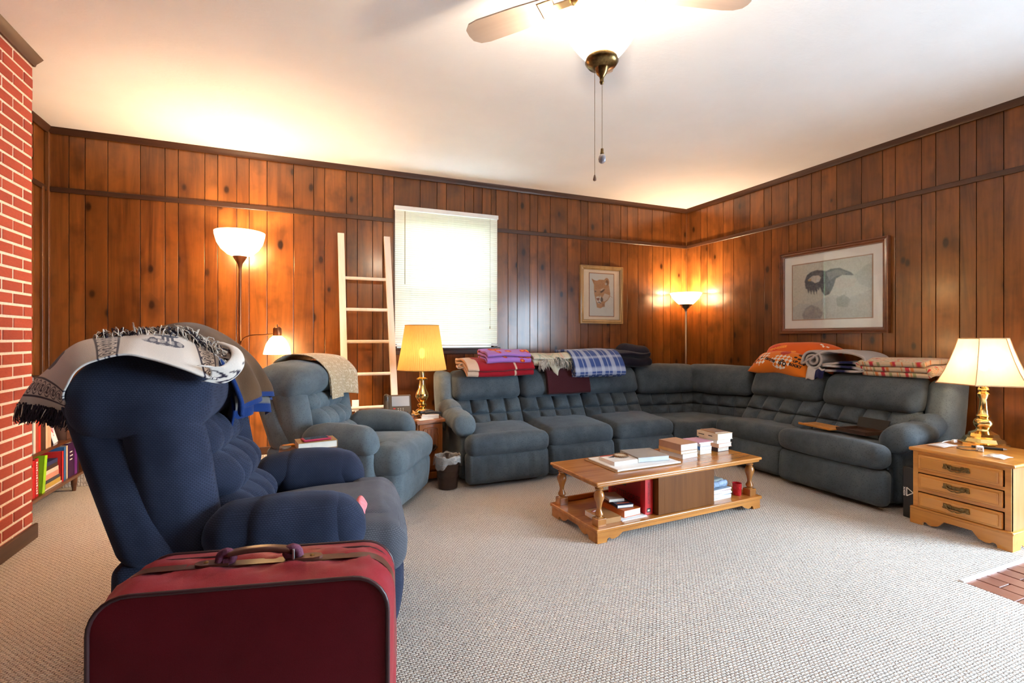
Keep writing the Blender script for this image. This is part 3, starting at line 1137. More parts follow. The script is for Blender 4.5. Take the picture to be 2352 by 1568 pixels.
# ------ recliners
def recliner(name, label, loc, rz, mat, seed, cover, wy=1.0, bk=1.0, seatmat=None):
    """local x points where the chair faces, y to its left side"""
    r = thing(name, label, 'recliner', loc, rz)
    MB().box(-.50, .30, -.36, .36, .03, .40, .03).build('base', mat, r)

    def droop(P):
        Q = P.copy()
        f = np.clip((P[:, 0] - .10) / .28, 0, 1)
        Q[:, 2] -= f ** 2 * .055
        return Q
    cushion('seat', (.74, .60, .17), seatmat or mat, r, (.10, 0, .405), (0, R(-3), 0), .07, (16, 14, 4), (.0, .0, .03), None, .005, 9, None, seed)
    cushion('seat_front', (.27, .84, .21), seatmat or mat, r, (.36, 0, .385), (0, R(2), 0), .085, (7, 20, 4), (.015, .0, .025), None, .006, 10, (0, 1, 9, .006), seed + 1, droop)
    cushion('footrest', (.15, .80, .31), mat, r, (.385, 0, .185), (0, R(5), 0), .06, (4, 30, 9), (.035, 0, 0), None, .003, 9, (0, 1, 7, .010), seed + 2)
    for s_ in (-1, 1):
        cushion('arm', (.84, .15, .44), mat, r, (-.12, s_ * .385, .255), (0, 0, 0), .05, (10, 4, 8), (.0, .012, 0), None, .004, 7, None, seed + 3 + s_)

        def adroop(P):
            Q = P.copy()
            f = np.clip((P[:, 0] - .14) / .2, 0, 1)
            Q[:, 2] -= f ** 2 * .07
            b = np.clip((-P[:, 0] - .1) / .25, 0, 1)
            Q[:, 2] -= b * .03
            return Q
        cushion('arm_pad', (.58, .215, .185), mat, r, (.04, s_ * .405, .552), (0, R(2), 0), .09, (20, 6, 5), (.0, .01, .015), None, .006, 12, None, seed + 6 + s_, adroop)
        if cover:
            cushion('arm_cover', (.42, .235, .225), mat, r, (.07, s_ * .408, .540), (0, R(2), 0), .10, (16, 6, 6), (.0, .008, .012), None, .006, 10, None, seed + 9 + s_, adroop)

    # reclined back: outer shell, side rolls, pillow tiers, head pillow
    def lean(P):
        Q = P.copy()
        Q[:, 0] -= (P[:, 2]) * 0.36
        return Q

    def shell(P):
        Q = P.copy()
        Q[:, 1] *= 1 - .10 * np.clip((P[:, 2]) / .36, -1, 1)
        return lean(Q)
    cushion('back_shell', (.20, .86, .68), mat, r, (-.53, 0, .78), (0, 0, 0), .07, (4, 14, 14), (.01, .0, 0), None, .004, 6, None, seed + 12, shell)
    for s_ in (-1, 1):
        def side(P, s_=s_):
            Q = P.copy()
            Q[:, 0] += .05 * np.sin((P[:, 2] / .33) * 1.4)
            return lean(Q)
        cushion('side_bolster', (.24, .17, .68), mat, r, (-.375, s_ * .345, .765), (0, 0, 0), .08, (5, 5, 18), (.02, .01, 0), None, .005, 9, None, seed + 14 + s_, side)
    cushion('lower_pillow', (.22, .56, .20), mat, r, (-.22, 0, .545), (0, R(-12), 0), .09, (6, 44, 8), (.02, 0, .01), (0, 1, 1, 2, 4, 1, .025), .005, 12, None, seed + 17, lean)
    cushion('middle_pillow', (.23, .55, .22), mat, r, (-.30, 0, .71), (0, R(-14), 0), .10, (6, 44, 8), (.02, 0, .01), (0, 1, 1, 2, 4, 1, .03), .005, 12, None, seed + 19, lean)
    cushion('upper_pillow', (.22, .55, .20), mat, r, (-.375, 0, .875), (0, R(-14), 0), .09, (6, 44, 8), (.02, 0, .01), (0, 1, 1, 2, 4, 1, .025), .005, 12, None, seed + 21, lean)

    def head(P):
        Q = P.copy()
        Q[:, 2] -= .07 * np.abs(P[:, 1] / .43) ** 2.5
        return Q
    cushion('head_pillow', (.45, .88, .28), mat, r, (-.475, 0, 1.085), (0, R(6), 0), .125, (12, 20, 6), (.02, .01, .03), None, .009, 9, None, seed + 23, head)
    for o in r.children:
        co = np.zeros(len(o.data.vertices) * 3)
        o.data.vertices.foreach_get('co', co)
        co = co.reshape(-1, 3)
        rot = np.array(o.rotation_euler.to_matrix())
        W = co @ rot.T + np.array(o.location)
        W[:, 1] *= wy
        up = np.clip(W[:, 2] - .46, 0, None)
        if o.name.split('.')[0] in ('back_shell', 'side_bolster', 'lower_pillow', 'middle_pillow', 'upper_pillow', 'head_pillow'):
            W[:, 2] = np.minimum(W[:, 2], .46) + up * bk
        o.location = (0, 0, 0)
        o.rotation_euler = (0, 0, 0)
        o.data.vertices.foreach_set('co', W.ravel())
        o.data.update()
    return r


chair1 = recliner('recliner', 'dark navy overstuffed recliner with throws on its headrest behind the red suitcase', (-.05, 2.53, 0), R(-6), M['navy'], 70, True, 1.0, 1.0, M['navyworn'])
chair2 = recliner('recliner', 'paler grey-blue recliner with a tan patterned cloth over its headrest', (.405, 4.06, 0), R(-33), M['sofalt'], 110, False, .86, .80)

# ================================================================== lamps and fan


def shade_mat(name, col, emit, strength, clear=0.0, trans=0.5):
    t = NT(name)
    t.t.nodes.remove(t.b)
    df = t.n('ShaderNodeBsdfDiffuse')
    tl = t.n('ShaderNodeBsdfTranslucent')
    n = t.noise(t.pos((1, 1, .1)), 60, 2)
    c = t.ramp(n, [(0.3, tuple(v * .93 for v in col)), (0.7, col)])
    t.l(c, df.inputs[0])
    t.l(c, tl.inputs[0])
    mx = t.n('ShaderNodeMixShader', i_0=trans)
    t.l(df.outputs[0], mx.inputs[1])
    t.l(tl.outputs[0], mx.inputs[2])
    last = mx.outputs[0]
    if clear:
        tp = t.n('ShaderNodeBsdfTransparent')
        tp.inputs[0].default_value = (*col, 1)
        m2 = t.n('ShaderNodeMixShader', i_0=clear)
        t.l(last, m2.inputs[1])
        t.l(tp.outputs[0], m2.inputs[2])
        last = m2.outputs[0]
    if strength:
        em = t.n('ShaderNodeEmission', i_1=strength)
        em.inputs[0].default_value = (*emit, 1)
        ad = t.n('ShaderNodeAddShader')
        t.l(last, ad.inputs[0])
        t.l(em.outputs[0], ad.inputs[1])
        last = ad.outputs[0]
    t.l(last, t.out.inputs['Surface'])
    return t.m


M['frost'] = shade_mat('lit_frosted_glass', (0.92, 0.84, 0.68), (1.0, 0.70, 0.36), 0.5, .55, .75)
M['frostc'] = shade_mat('lit_frosted_glass_corner', (0.88, 0.80, 0.68), (1.0, 0.80, 0.55), 0.7, .25, .6)
M['pleat'] = shade_mat('lit_pleated_shade', (0.74, 0.38, 0.11), (1.0, 0.52, 0.14), 0.05, .06, .45)
M['silk'] = shade_mat('lit_silk_shade', (0.86, 0.68, 0.46), (1.0, 0.62, 0.28), 0.10, .10, .6)
M['tulip'] = shade_mat('lit_tulip_glass', (0.97, 0.95, 0.90), (1.0, 0.85, 0.62), 0.25, .82, .8)
t = NT('glowing_bulb')
t.t.nodes.remove(t.b)
em = t.n('ShaderNodeEmission', i_1=6.0)
em.inputs[0].default_value = (1.0, 0.75, 0.42, 1)
tr = t.n('ShaderNodeBsdfTransparent')
ad = t.n('ShaderNodeAddShader')
t.l(em.outputs[0], ad.inputs[0])
t.l(tr.outputs[0], ad.inputs[1])
t.l(ad.outputs[0], t.out.inputs['Surface'])
M['bulb'] = t.m

# ------ torchiere with a reading arm, behind the recliners
L1 = (-.52, 4.98)
lamp = thing('floor_lamp', 'brown torchiere floor lamp with lit bowl and lit reading arm behind the recliners', 'lamp', (L1[0], L1[1], 0))
MB().lathe([(.0, .0), (.14, .0), (.14, .012), (.12, .028), (.03, .035), (.0, .036)], 28).build('base', M['copper'], lamp)
MB().lathe([(.013, .03), (.013, 1.95), (.0, 1.95)], 14).build('pole', M['copper'], lamp)
MB().lathe([(.0, 1.90), (.014, 1.90), (.022, 1.94), (.050, 1.985), (.060, 2.005), (.0, 2.005)], 24).build('cup', M['copper'], lamp)
pr = [(.055, 2.0), (.10, 2.02), (.150, 2.065), (.183, 2.12), (.200, 2.185), (.203, 2.215)]
MB().lathe(pr + [(r_ - .005, z_ + .002) for r_, z_ in pr[::-1]], 36, cap=False).build('glass_bowl', M['frost'], lamp)
MB().lathe([(.0, 2.03), (.02, 2.04), (.03, 2.09), (.02, 2.13), (.0, 2.14)], 14).build('bulb', M['bulb'], lamp)
arm = MB().tube(bez([(0, 0, 1.20), (.03, -.035, 1.27), (.10, -.09, 1.30), (.20, -.15, 1.305), (.29, -.20, 1.312)], 20), .006, 8).build('reading_arm', M['copper'], lamp)
ax, ay = .31, -.215
MB().lathe([(.0, 1.375), (.022, 1.372), (.034, 1.36), (.036, 1.30), (.030, 1.285), (.0, 1.285)], 20, (ax, ay)).build('socket_cap', M['copper'], arm)
MB().lathe([(.0, 1.37), (.004, 1.37), (.004, 1.395), (.0, 1.395)], 8, (ax, ay)).build('switch', M['black'], arm)
pr = [(.034, 1.295), (.062, 1.27), (.088, 1.225), (.103, 1.175), (.112, 1.135)]
MB().lathe(pr + [(r_ - .004, z_) for r_, z_ in pr[::-1]], 30, (ax, ay), False).build('reading_shade', M['frost'], arm)
MB().lathe([(.0, 1.18), (.018, 1.19), (.025, 1.22), (.015, 1.26), (.0, 1.27)], 12, (ax, ay)).build('reading_bulb', M['bulb'], arm)
lamp_light('torchiere_light', (0, 0, 2.10), 26, WARM, .04, lamp)
lamp_light('reading_light', (ax, ay, 1.17), 27, WARM, .03, lamp)

# ------ torchiere in the far corner
L2 = (4.685, 5.115)
lamp = thing('floor_lamp', 'slim silver torchiere floor lamp with lit white cone shade in the room corner', 'lamp', (L2[0], L2[1], 0))
MB().lathe([(.0, .0), (.13, .0), (.13, .012), (.11, .025), (.02, .032), (.0, .033)], 28).build('base', M['steel'], lamp)
MB().lathe([(.012, .03), (.012, 1.655), (.0, 1.655)], 14).build('pole', M['steel'], lamp)
MB().lathe([(.0, 1.62), (.016, 1.62), (.02, 1.655), (.085, 1.715), (.088, 1.722), (.0, 1.722)], 28).build('cup', M['steel'], lamp)
pr = [(.084, 1.718), (.115, 1.745), (.165, 1.80), (.204, 1.868)]
MB().lathe(pr + [(r_ - .005, z_ + .003) for r_, z_ in pr[::-1]], 36, cap=False).build('glass_cone', M['frostc'], lamp)
MB().lathe([(.0, 1.73), (.02, 1.74), (.03, 1.78), (.02, 1.81), (.0, 1.82)], 14).build('bulb', M['bulb'], lamp)
lamp_light('corner_light', (0, 0, 1.84), 31, WARM, .05, lamp)

# ------ brass table lamp on the end table
lamp = thing('table_lamp', 'brass candlestick table lamp with tall pleated amber shade on the end table', 'lamp', (1.03, 4.60, .552))
MB().box(-.095, .095, -.095, .095, 0, .022, .006).box(-.075, .075, -.075, .075, .02, .04, .006).build('plinth', M['brass'], lamp)
MB().lathe([(.06, .04), (.05, .055), (.028, .065), (.042, .085), (.044, .10), (.025, .115), (.045, .14), (.062, .175), (.058, .205), (.036, .245), (.026, .30),
            (.024, .325), (.05, .335), (.052, .345), (.026, .355), (.024, .40), (.028, .42), (.05, .43), (.046, .442), (.022, .452), (.035, .465), (.012, .475), (.01, .50), (.0, .5)],
           24).build('stem', M['brass'], lamp)
seg, V, F = 144, [], []
for z_, rr in ((.425, .225), (.445, .224), (.64, .188), (.845, .156)):
    for i in range(seg):
        a = 2 * math.pi * i / seg
        r_ = rr * (1 + (.010 if i % 2 else -.010))
        V.append((r_ * math.cos(a), r_ * math.sin(a), z_))
for q in range(3):
    for i in range(seg):
        j = (i + 1) % seg
        F.append((q * seg + i, q * seg + j, (q + 1) * seg + j, (q + 1) * seg + i))
mobj('pleated_shade', V, F, M['pleat'], lamp, True, None, None, 8)
M['gold'] = m_plain('gold_braid', (0.50, 0.30, 0.07), 0.6)
mb = MB()
for z_, rr in ((.427, .2275), (.843, .158)):
    mb.tube([(rr * math.cos(a), rr * math.sin(a), z_) for a in np.linspace(0, 2 * math.pi, 49)], .004, 6, False)
mb.build('shade_trim', M['gold'], lamp)
MB().lathe([(.0, .53), (.02, .54), (.03, .59), (.02, .62), (.0, .63)], 12).build('bulb', M['bulb'], lamp)
lamp_light('end_table_light', (0, 0, .58), 1.4, WARM, .035, lamp)

# ------ brass lamp on the nightstand
lamp = thing('table_lamp', 'turned brass lamp with flared panelled cream shade on the oak nightstand', 'lamp', (4.435, 1.90, .522), R(15))
seg = 8
mb = MB()
mb.lathe([(.135, 0), (.135, .018), (.118, .026), (.105, .05), (.085, .062), (.080, .082), (.045, .10), (.036, .115)], 8)
mb.build('base', M['brass'], lamp, True, 25)
MB().lathe([(.036, .112), (.05, .135), (.056, .155), (.048, .178), (.028, .19), (.042, .205), (.030, .22), (.024, .27), (.020, .32), (.030, .345), (.034, .36), (.022, .375),
            (.032, .39), (.026, .405), (.018, .415), (.062, .428), (.062, .434), (.014, .438), (.012, .47), (.0, .47)], 24).build('stem', M['brass'], lamp)
V, F = [], []
prof = [(.272, .432), (.258, .45), (.222, .52), (.190, .60), (.163, .68), (.142, .752)]
for r_, z_ in prof:
    for i in range(6):
        a0 = 2 * math.pi * i / 6
        for tt in np.linspace(0, 1, 7)[:-1]:
            p = np.array([math.cos(a0), math.sin(a0)]) * (1 - tt) + np.array([math.cos(a0 + math.pi / 3), math.sin(a0 + math.pi / 3)]) * tt
            p = p * (r_ * (1 - .05 * math.sin(math.pi * tt)))
            V.append((p[0], p[1], z_))
n_ = 36
for q in range(len(prof) - 1):
    for i in range(n_):
        j = (i + 1) % n_
        F.append((q * n_ + i, q * n_ + j, (q + 1) * n_ + j, (q + 1) * n_ + i))
mobj('shade', V, F, M['silk'], lamp, True, None, None, 20)
M['seam'] = m_plain('shade_seam', (0.52, 0.30, 0.15), 0.8)
mb = MB()
for i in range(6):
    a0 = 2 * math.pi * i / 6
    mb.tube([(r_ * 1.004 * math.cos(a0), r_ * 1.004 * math.sin(a0), z_) for r_, z_ in prof], .0028, 5)
for q in (0, -1):
    ring = [V[(len(prof) - 1 if q else 0) * n_ + i] for i in range(n_)]
    mb.tube(ring + [ring[0]], .004, 5, False)
mb.build('shade_trim', M['seam'], lamp)
MB().lathe([(.0, .52), (.02, .53), (.03, .58), (.02, .61), (.0, .62)], 12).build('bulb', M['bulb'], lamp)
lamp_light('nightstand_light', (0, 0, .57), 1.8, WARM, .035, lamp)

# ------ ceiling fan with tulip light
fx, fy = 1.193, 1.813
fan = thing('ceiling_fan', 'brass ceiling fan with pale blades, lit white tulip glass and two pull chains', 'ceiling fan', (fx, fy, 0))
MB().lathe([(.0, CEIL), (.075, CEIL), (.07, CEIL - .03), (.03, CEIL - .06), (.0, CEIL - .06)], 28).build('canopy', M['brass'], fan)
MB().lathe([(.013, CEIL - .05), (.013, 2.89), (.0, 2.89)], 12).build('downrod', M['brass'], fan)
MB().lathe([(.0, 2.90), (.05, 2.90), (.12, 2.875), (.148, 2.84), (.150, 2.79), (.138, 2.755), (.105, 2.735), (.07, 2.725), (.0, 2.725)], 40).build('motor_housing', M['brass'], fan)
MB().lathe([(.0, 2.728), (.062, 2.728), (.058, 2.70), (.035, 2.685), (.033, 2.655), (.0, 2.655)], 28).build('switch_housing', M['copper'], fan)
MB().lathe([(.0, 2.672), (.114, 2.672), (.118, 2.666), (.114, 2.660), (.0, 2.660)], 32).build('light_baffle', M['brass'], fan)  # hidden plate added to keep the fan light off the ceiling
M['blade'] = m_wood('pale_fan_blade', (.34, .26, .215), (.42, .335, .285), .5, (0.08, 1, 1), 14, 0, False, False)
M['iron'] = m_plain('gilt_blade_iron', (.62, .46, .26), .45, 0, .1)
for i in range(5):
    a = R(56.7 + 72 * i)
    m_ = Matrix.Rotation(a, 4, 'Z') @ Matrix.Rotation(R(11), 4, 'X')
    outl = [(.22, -.055), (.40, -.066), (.60, -.070), (.65, -.062), (.68, -.035), (.685, 0), (.68, .035), (.65, .062), (.60, .070), (.40, .066), (.22, .055)]
    b_ = MB().prism(outl, -.004, .004, 'z').build('blade', M['blade'], fan, True, 30)
    b_.matrix_local = Matrix.Translation((0, 0, 2.79)) @ m_
    ir = MB().box(.13, .27, -.018, .018, -.012, -.004, .003).box(.22, .29, -.045, .045, -.011, -.005, .003).build('blade_iron', M['iron'], b_)
# tulip glass: overlapping petals
for ring, (cnt, off, r0) in enumerate(((6, 0, .060), (6, 30, .052))):
    for i in range(cnt):
        nu, nv = 9, 12
        P = np.zeros((nv, nu, 3))
        for a_ in range(nv):
            tt = a_ / (nv - 1)
            rad = r0 + (.158 - r0) * math.sin(tt * 1.7) + .012 * tt ** 4
            zz = 2.485 + .18 * tt
            half = math.pi / cnt * (1.02 + .10 * math.sin(math.pi * tt))
            for b_ in range(nu):
                s_ = b_ / (nu - 1) * 2 - 1
                an = R(off) + 2 * math.pi * i / cnt + half * s_
                rr = rad - .010 * s_ * s_ * tt
                top = -.055 * tt ** 3 * s_ * s_
                P[a_, b_] = (rr * math.cos(an), rr * math.sin(an), zz + top)
        I_ = np.arange(nv * nu).reshape(nv, nu)
        q_ = np.stack([I_[:-1, :-1], I_[:-1, 1:], I_[1:, 1:], I_[1:, :-1]], -1).reshape(-1, 4)
        mobj('glass_petal', P.reshape(-1, 3), q_.tolist(), M['tulip'], fan)
MB().lathe([(.0, 2.50), (.03, 2.50), (.068, 2.492), (.072, 2.475), (.060, 2.458), (.030, 2.448), (.022, 2.425), (.010, 2.410), (.008, 2.395), (.010, 2.39), (.006, 2.38), (.0, 2.378)],
           28).build('lower_cap', M['abrass'], fan)
MB().lathe([(.0, 2.51), (.015, 2.51), (.015, 2.66), (.0, 2.66)], 10).build('centre_rod', M['abrass'], fan)
MB().lathe([(.0, 2.54), (.022, 2.55), (.03, 2.59), (.02, 2.63), (.0, 2.64)], 12).build('bulb', M['bulb'], fan)


def bead_chain(x, y, z0, z1, step=.0055, r_=.0022):
    mb = MB()
    z_ = z0
    while z_ > z1:
        mb.lathe([(.0, z_ + r_), (r_, z_), (.0, z_ - r_)], 6, (x, y), False)
        z_ -= step
    mb.tube([(x, y, z0), (x, y, z1)], .0007, 4)
    return mb


bead_chain(.002, 0, 2.38, 2.095).build('pull_chain', M['abrass'], fan)
MB().lathe([(.0, 2.10), (.006, 2.10), (.007, 2.085), (.009, 2.08), (.005, 2.075), (.0, 2.075)], 12, (.002, 0)).build('chain_connector', M['abrass'], fan)
MB().lathe([(.0, 2.078), (.009, 2.075), (.0145, 2.066), (.0165, 2.055), (.0145, 2.044), (.008, 2.038), (.0, 2.036)], 16, (.002, 0)).build('chain_ball',
                                                                                                                                 m_plain('grey_ball', (.30, .27, .30), .25), fan)
bead_chain(-.028, .012, 2.455, 1.985).build('pull_chain', M['abrass'], fan)
MB().lathe([(.0, 1.99), (.003, 1.985), (.0075, 1.968), (.007, 1.962), (.0, 1.958)], 10, (-.028, .012)).build('chain_teardrop', m_plain('walnut_drop', (.22, .12, .08), .4), fan)
lamp_light('fan_light', (0, 0, 2.555), 40, (1.0, .82, .65), .04, fan)

# ================================================================== wood furniture


def bracket(mb, x0, x1, h, y0, y1, axis, cut=.04):
    """scalloped bracket skirt between x0 and x1 (feet at the ends), prism across y"""
    L = x1 - x0
    f = min(.13, L * .26)
    pts = [(x0, 0), (x0 + f * .55, 0)]
    # small round notch then an ogee up to the skirt line
    for a in np.linspace(180, 30, 6):
        pts.append((x0 + f * .55 + .018 + .018 * math.cos(R(a)), .004 + .022 * math.sin(R(a))))
    pts += [(x0 + f * .98, .012), (x0 + f * 1.25, .022), (x0 + f * 1.5, h * .62)]
    right = [(x0 + x1 - a, b) for a, b in pts[::-1]]
    loop = pts + right + [(x1, h), (x0, h)]
    mb.prism(loop, y0, y1, axis)


# ------ coffee table
CT = (2.405, 2.91)
ct = thing('coffee_table', 'honey maple coffee table with turned posts, centre cabinet and lower shelf', 'coffee table', (CT[0], CT[1], 0), R(3))
HX, HY = .755, .285
mb = MB()
mb.box(-HX, HX, -HY, HY, .362, .382, .007)
mb.box(-HX + .012, HX - .012, -HY + .012, HY - .012, .345, .366, .008)
mb.build('top', M['honey'], ct, True, 30)
mb = MB()
mb.box(-HX, HX, -HY, HY, .068, .092, .006)
mb.build('lower_shelf', M['honey'], ct, True, 30)
mb = MB()
bracket(mb, -HX + .012, HX - .012, .070, -HY + .010, -HY + .030, 'y')
bracket(mb, -HX + .012, HX - .012, .070, HY - .030, HY - .010, 'y')
bracket(mb, -HY + .03, HY - .03, .070, -HX + .010, -HX + .030, 'x')
bracket(mb, -HY + .03, HY - .03, .070, HX - .030, HX - .010, 'x')
mb.build('bracket_base', M['honey'], ct, True, 30)
MB().box(-HX + .04, HX - .04, HY - .035, HY - .018, .092, .125, .003).build('gallery_rail', M['honey'], ct)
for sx in (-1, 1):
    for sy in (-1, 1):
        px, py = sx * (HX - .062), sy * (HY - .062)
        mb = MB().box(px - .033, px + .033, py - .033, py + .033, .090, .142, .004)
        mb.lathe([(.026, .142), (.018, .150), (.027, .160), (.026, .172), (.016, .190), (.015, .205), (.022, .235), (.033, .265), (.034, .282), (.028, .302), (.018, .312), (.026, .320),
                  (.027, .328), (.020, .334), (.030, .346)], 20, (px, py))
        mb.build('post', M['honeypost'], ct, True, 35)
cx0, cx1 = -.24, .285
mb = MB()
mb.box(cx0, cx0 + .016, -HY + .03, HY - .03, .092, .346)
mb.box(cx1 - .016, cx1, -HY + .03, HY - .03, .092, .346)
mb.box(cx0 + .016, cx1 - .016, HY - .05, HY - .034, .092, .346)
mb.build('cabinet_body', M['honeyshade'], ct, False)
MB().box(cx0 + .052, cx1 - .01, -HY + .022, -HY + .038, .094, .345, .003).build('cabinet_panel', M['honeyshade'], ct)
MB().box(cx0 + .0, cx0 + .055, -HY + .022, -HY + .036, .094, .345, .003).build('cabinet_stile', M['honeyshade'], ct)

# ------ nightstand (faces the room, its back to the right wall)
NX0, NX1, NY0, NY1 = 3.905, 4.50, 1.54, 2.055
ns_ = thing('nightstand', 'honey oak nightstand with three drawers and scalloped base under the brass lamp', 'nightstand', (NX0, (NY0 + NY1) / 2, 0))
hw, dp = (NY1 - NY0) / 2, NX1 - NX0
MB().box(-.022, dp + .01, -hw - .022, hw + .022, .498, .522, .009).build('top', M['oak'], ns_)
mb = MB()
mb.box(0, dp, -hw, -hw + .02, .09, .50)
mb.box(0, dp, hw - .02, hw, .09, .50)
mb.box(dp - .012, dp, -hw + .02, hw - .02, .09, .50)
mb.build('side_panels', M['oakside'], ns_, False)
ff = MB()
ff.box(-.004, .016, -hw, -hw + .03, .09, .50).box(-.004, .016, hw - .03, hw, .09, .50)
for z_ in (.09, .225, .355, .478):
    ff.box(-.003, .015, -hw + .03, hw - .03, z_, z_ + .022)
ff.build('face_frame', M['oak'], ns_, False)
mb = MB()
mb.box(-.02, dp, -hw - .015, hw + .015, .095, .116, .008)
mb.build('base_moulding', M['oak'], ns_, True, 30)
mb = MB()
bracket(mb, -hw - .012, hw + .012, .10, -.018, .002, 'x')
bracket(mb, 0.0, dp, .10, -hw - .012, -hw + .006, 'y')
bracket(mb, 0.0, dp, .10, hw - .006, hw + .012, 'y')
mb.build('bracket_base', M['oak'], ns_, True, 30)


def pull(root, p, w_=.075):
    """antique brass bail pull lying against a front that faces -x"""
    mb = MB()
    for s_ in (-1, 1):
        c_ = np.array([p[0] - .006, p[1] + s_ * w_ * .62, p[2] + .004])
        V, F = soft(.004, .022, .013, .004, (2, 4, 3), 2)
        V[:, 2] *= 1 + .35 * np.sin(V[:, 1] * 160)
        mb.add(V + c_, F)
        for dz, dy in ((.012, .012), (-.009, .016), (.010, -.012)):
            V, F = soft(.004, .010, .006, .004, (1, 2, 1), 2)
            mb.add(V + c_ + np.array([-.001, s_ * dy, dz]), F)
    V, F = soft(.003, .040, .012, .003, (1, 4, 2), 2)
    mb.add(V + np.array([p[0] - .004, p[1], p[2] + .002]), F)
    path = bez([(p[0] - .012, p[1] - w_ * .66, p[2] + .008), (p[0] - .020, p[1] - w_ * .5, p[2] - .006), (p[0] - .022, p[1] - w_ * .2, p[2] - .016), (p[0] - .022, p[1], p[2] - .013),
                (p[0] - .022, p[1] + w_ * .2, p[2] - .016), (p[0] - .020, p[1] + w_ * .5, p[2] - .006), (p[0] - .012, p[1] + w_ * .66, p[2] + .008)], 26)
    mb.tube(path, .0042, 8)
    return mb.build('drawer_pull', M['abrass'], root)


for z_ in (.118, .248, .377):
    h_ = .102
    V, F = soft(.011, hw - .036, h_ / 2, .008, (1, 1, 1), 2)
    dr = mobj('drawer', V + np.array([-.010, 0, z_ + h_ / 2]), F, M['oak'], ns_, True, None, None, 30)
    MB().box(-.030, -.018, -hw + .052, hw - .052, z_ + .014, z_ + h_ - .014, .0055).build('raised_panel', M['oak'], dr)
    pull(dr, (-.030, .0, z_ + h_ / 2 + .004))

# ------ end table: canted front commode
et = thing('end_table', 'cherry end table with canted front and arched plank door between recliner and sofa', 'end table', (.945, 4.57, 0))


def octo(h, d, c_):
    return [(-h, d), (-h, -d + c_), (-h + c_, -d), (h - c_, -d), (h, -d + c_), (h, d)]


E1 = [(-.24, .25), (-.24, -.10), (-.03, -.295), (.232, -.265), (.235, .25)]
E2 = [(-.215, .23), (-.215, -.085), (-.02, -.265), (.210, -.240), (.212, .23)]


def flat_prism(o_, z0, z1, nm, mat, parent, grow=0.0):
    V, F = inset_prism(o_, z0, z1, .008 if grow == 0 else grow)
    return mobj(nm, V, F, mat, parent, True, None, None, 35)


flat_prism(E1, .525, .552, 'top', M['cherry'], et, .010)
flat_prism(E2, .08, .526, 'body', M['cherry'], et, .004)
flat_prism(E1, .03, .085, 'plinth', M['cherry'], et, .010)
p0, p1 = np.array(E2[2]), np.array(E2[3])
ang = math.atan2(p1[1] - p0[1], p1[0] - p0[0])
L_ = np.linalg.norm(p1 - p0)

dl = mobj('door', *soft(L_ / 2 - .012, .008, .205, .004, (1, 1, 1), 2), M['cherry'], et, True,
          ((p0[0] + p1[0]) / 2 + .004 * math.sin(ang), (p0[1] + p1[1]) / 2 - .006, .305), (0, 0, ang), 30)
for i in range(4):
    w_ = (L_ - .10) / 4
    x_ = -L_ / 2 + .05 + w_ * (i + .5)
    top_ = .165 - .05 * ((i - 1.5) / 1.5) ** 2
    MB().box(x_ - w_ / 2 + .002, x_ + w_ / 2 - .002, -.013, -.007, -.165, top_, .002).build('plank', M['cherry'], dl)
arch = [(-L_ / 2 + .045, -.013, .105), (-L_ / 2 + .055, -.013, .135), (-.06, -.013, .165), (0, -.013, .172), (.06, -.013, .165), (L_ / 2 - .055, -.013, .135), (L_ / 2 - .045, -.013, .105)]
MB().tube(bez(arch, 24), .006, 6).tube([(-L_ / 2 + .045, -.013, -.17), (-L_ / 2 + .045, -.013, .105)], .005, 6).tube(
    [(L_ / 2 - .045, -.013, -.17), (L_ / 2 - .045, -.013, .105)], .005, 6).build('arch_moulding', M['cherry'], dl)
mb = MB()
for q in range(9):
    a = q * 2 * math.pi / 9
    V, F = soft(.013, .005, .010, .005, (2, 1, 2), 2)
    mb.add(V + np.array([.036 * math.cos(a) * 1.3, -.018, .022 * math.sin(a)]), F)
mb.tube(bez([(-.05, -.02, 0), (-.02, -.032, -.022), (.02, -.032, -.022), (.05, -.02, 0)], 14), .005, 6)
V, F = soft(.03, .004, .018, .004, (2, 1, 2), 2)
mb.add(V + np.array([0, -.016, 0]), F)
mb.build('door_handle', M['bronze'], dl)

# ------ bookcase against the left wall
BX0, BX1, BY0, BY1 = -1.975, -1.715, 4.10, 5.285
bc = thing('bookcase', 'low dark walnut bookcase on tapered legs beside the brick chimney', 'bookcase', (0, 0, 0))
for (z0, z1, ex) in ((.135, .160, .02), (.447, .470, 0), (.80, .825, .02)):
    MB().box(BX0, BX1 + ex * .4, BY0, BY1 + (ex if ex else -.01), z0, z1, .003).build('shelf', M['walnut'], bc)
for y_ in (BY0, BY1 - .022):
    MB().box(BX0, BX1, y_, y_ + .022, .155, .805, .003).build('side_panel', M['walnut'], bc)
MB().box(BX0, BX0 + .008, BY0, BY1, .155, .805).build('back_panel', M['walnut'], bc, False)
for y_ in (BY0 + .05, BY1 - .07):
    for x_ in (BX0 + .05, BX1 - .05):
        MB().lathe([(.013, .0), (.014, .012), (.026, .135)], 14, (x_, y_)).build('leg', M['walnut'], bc)

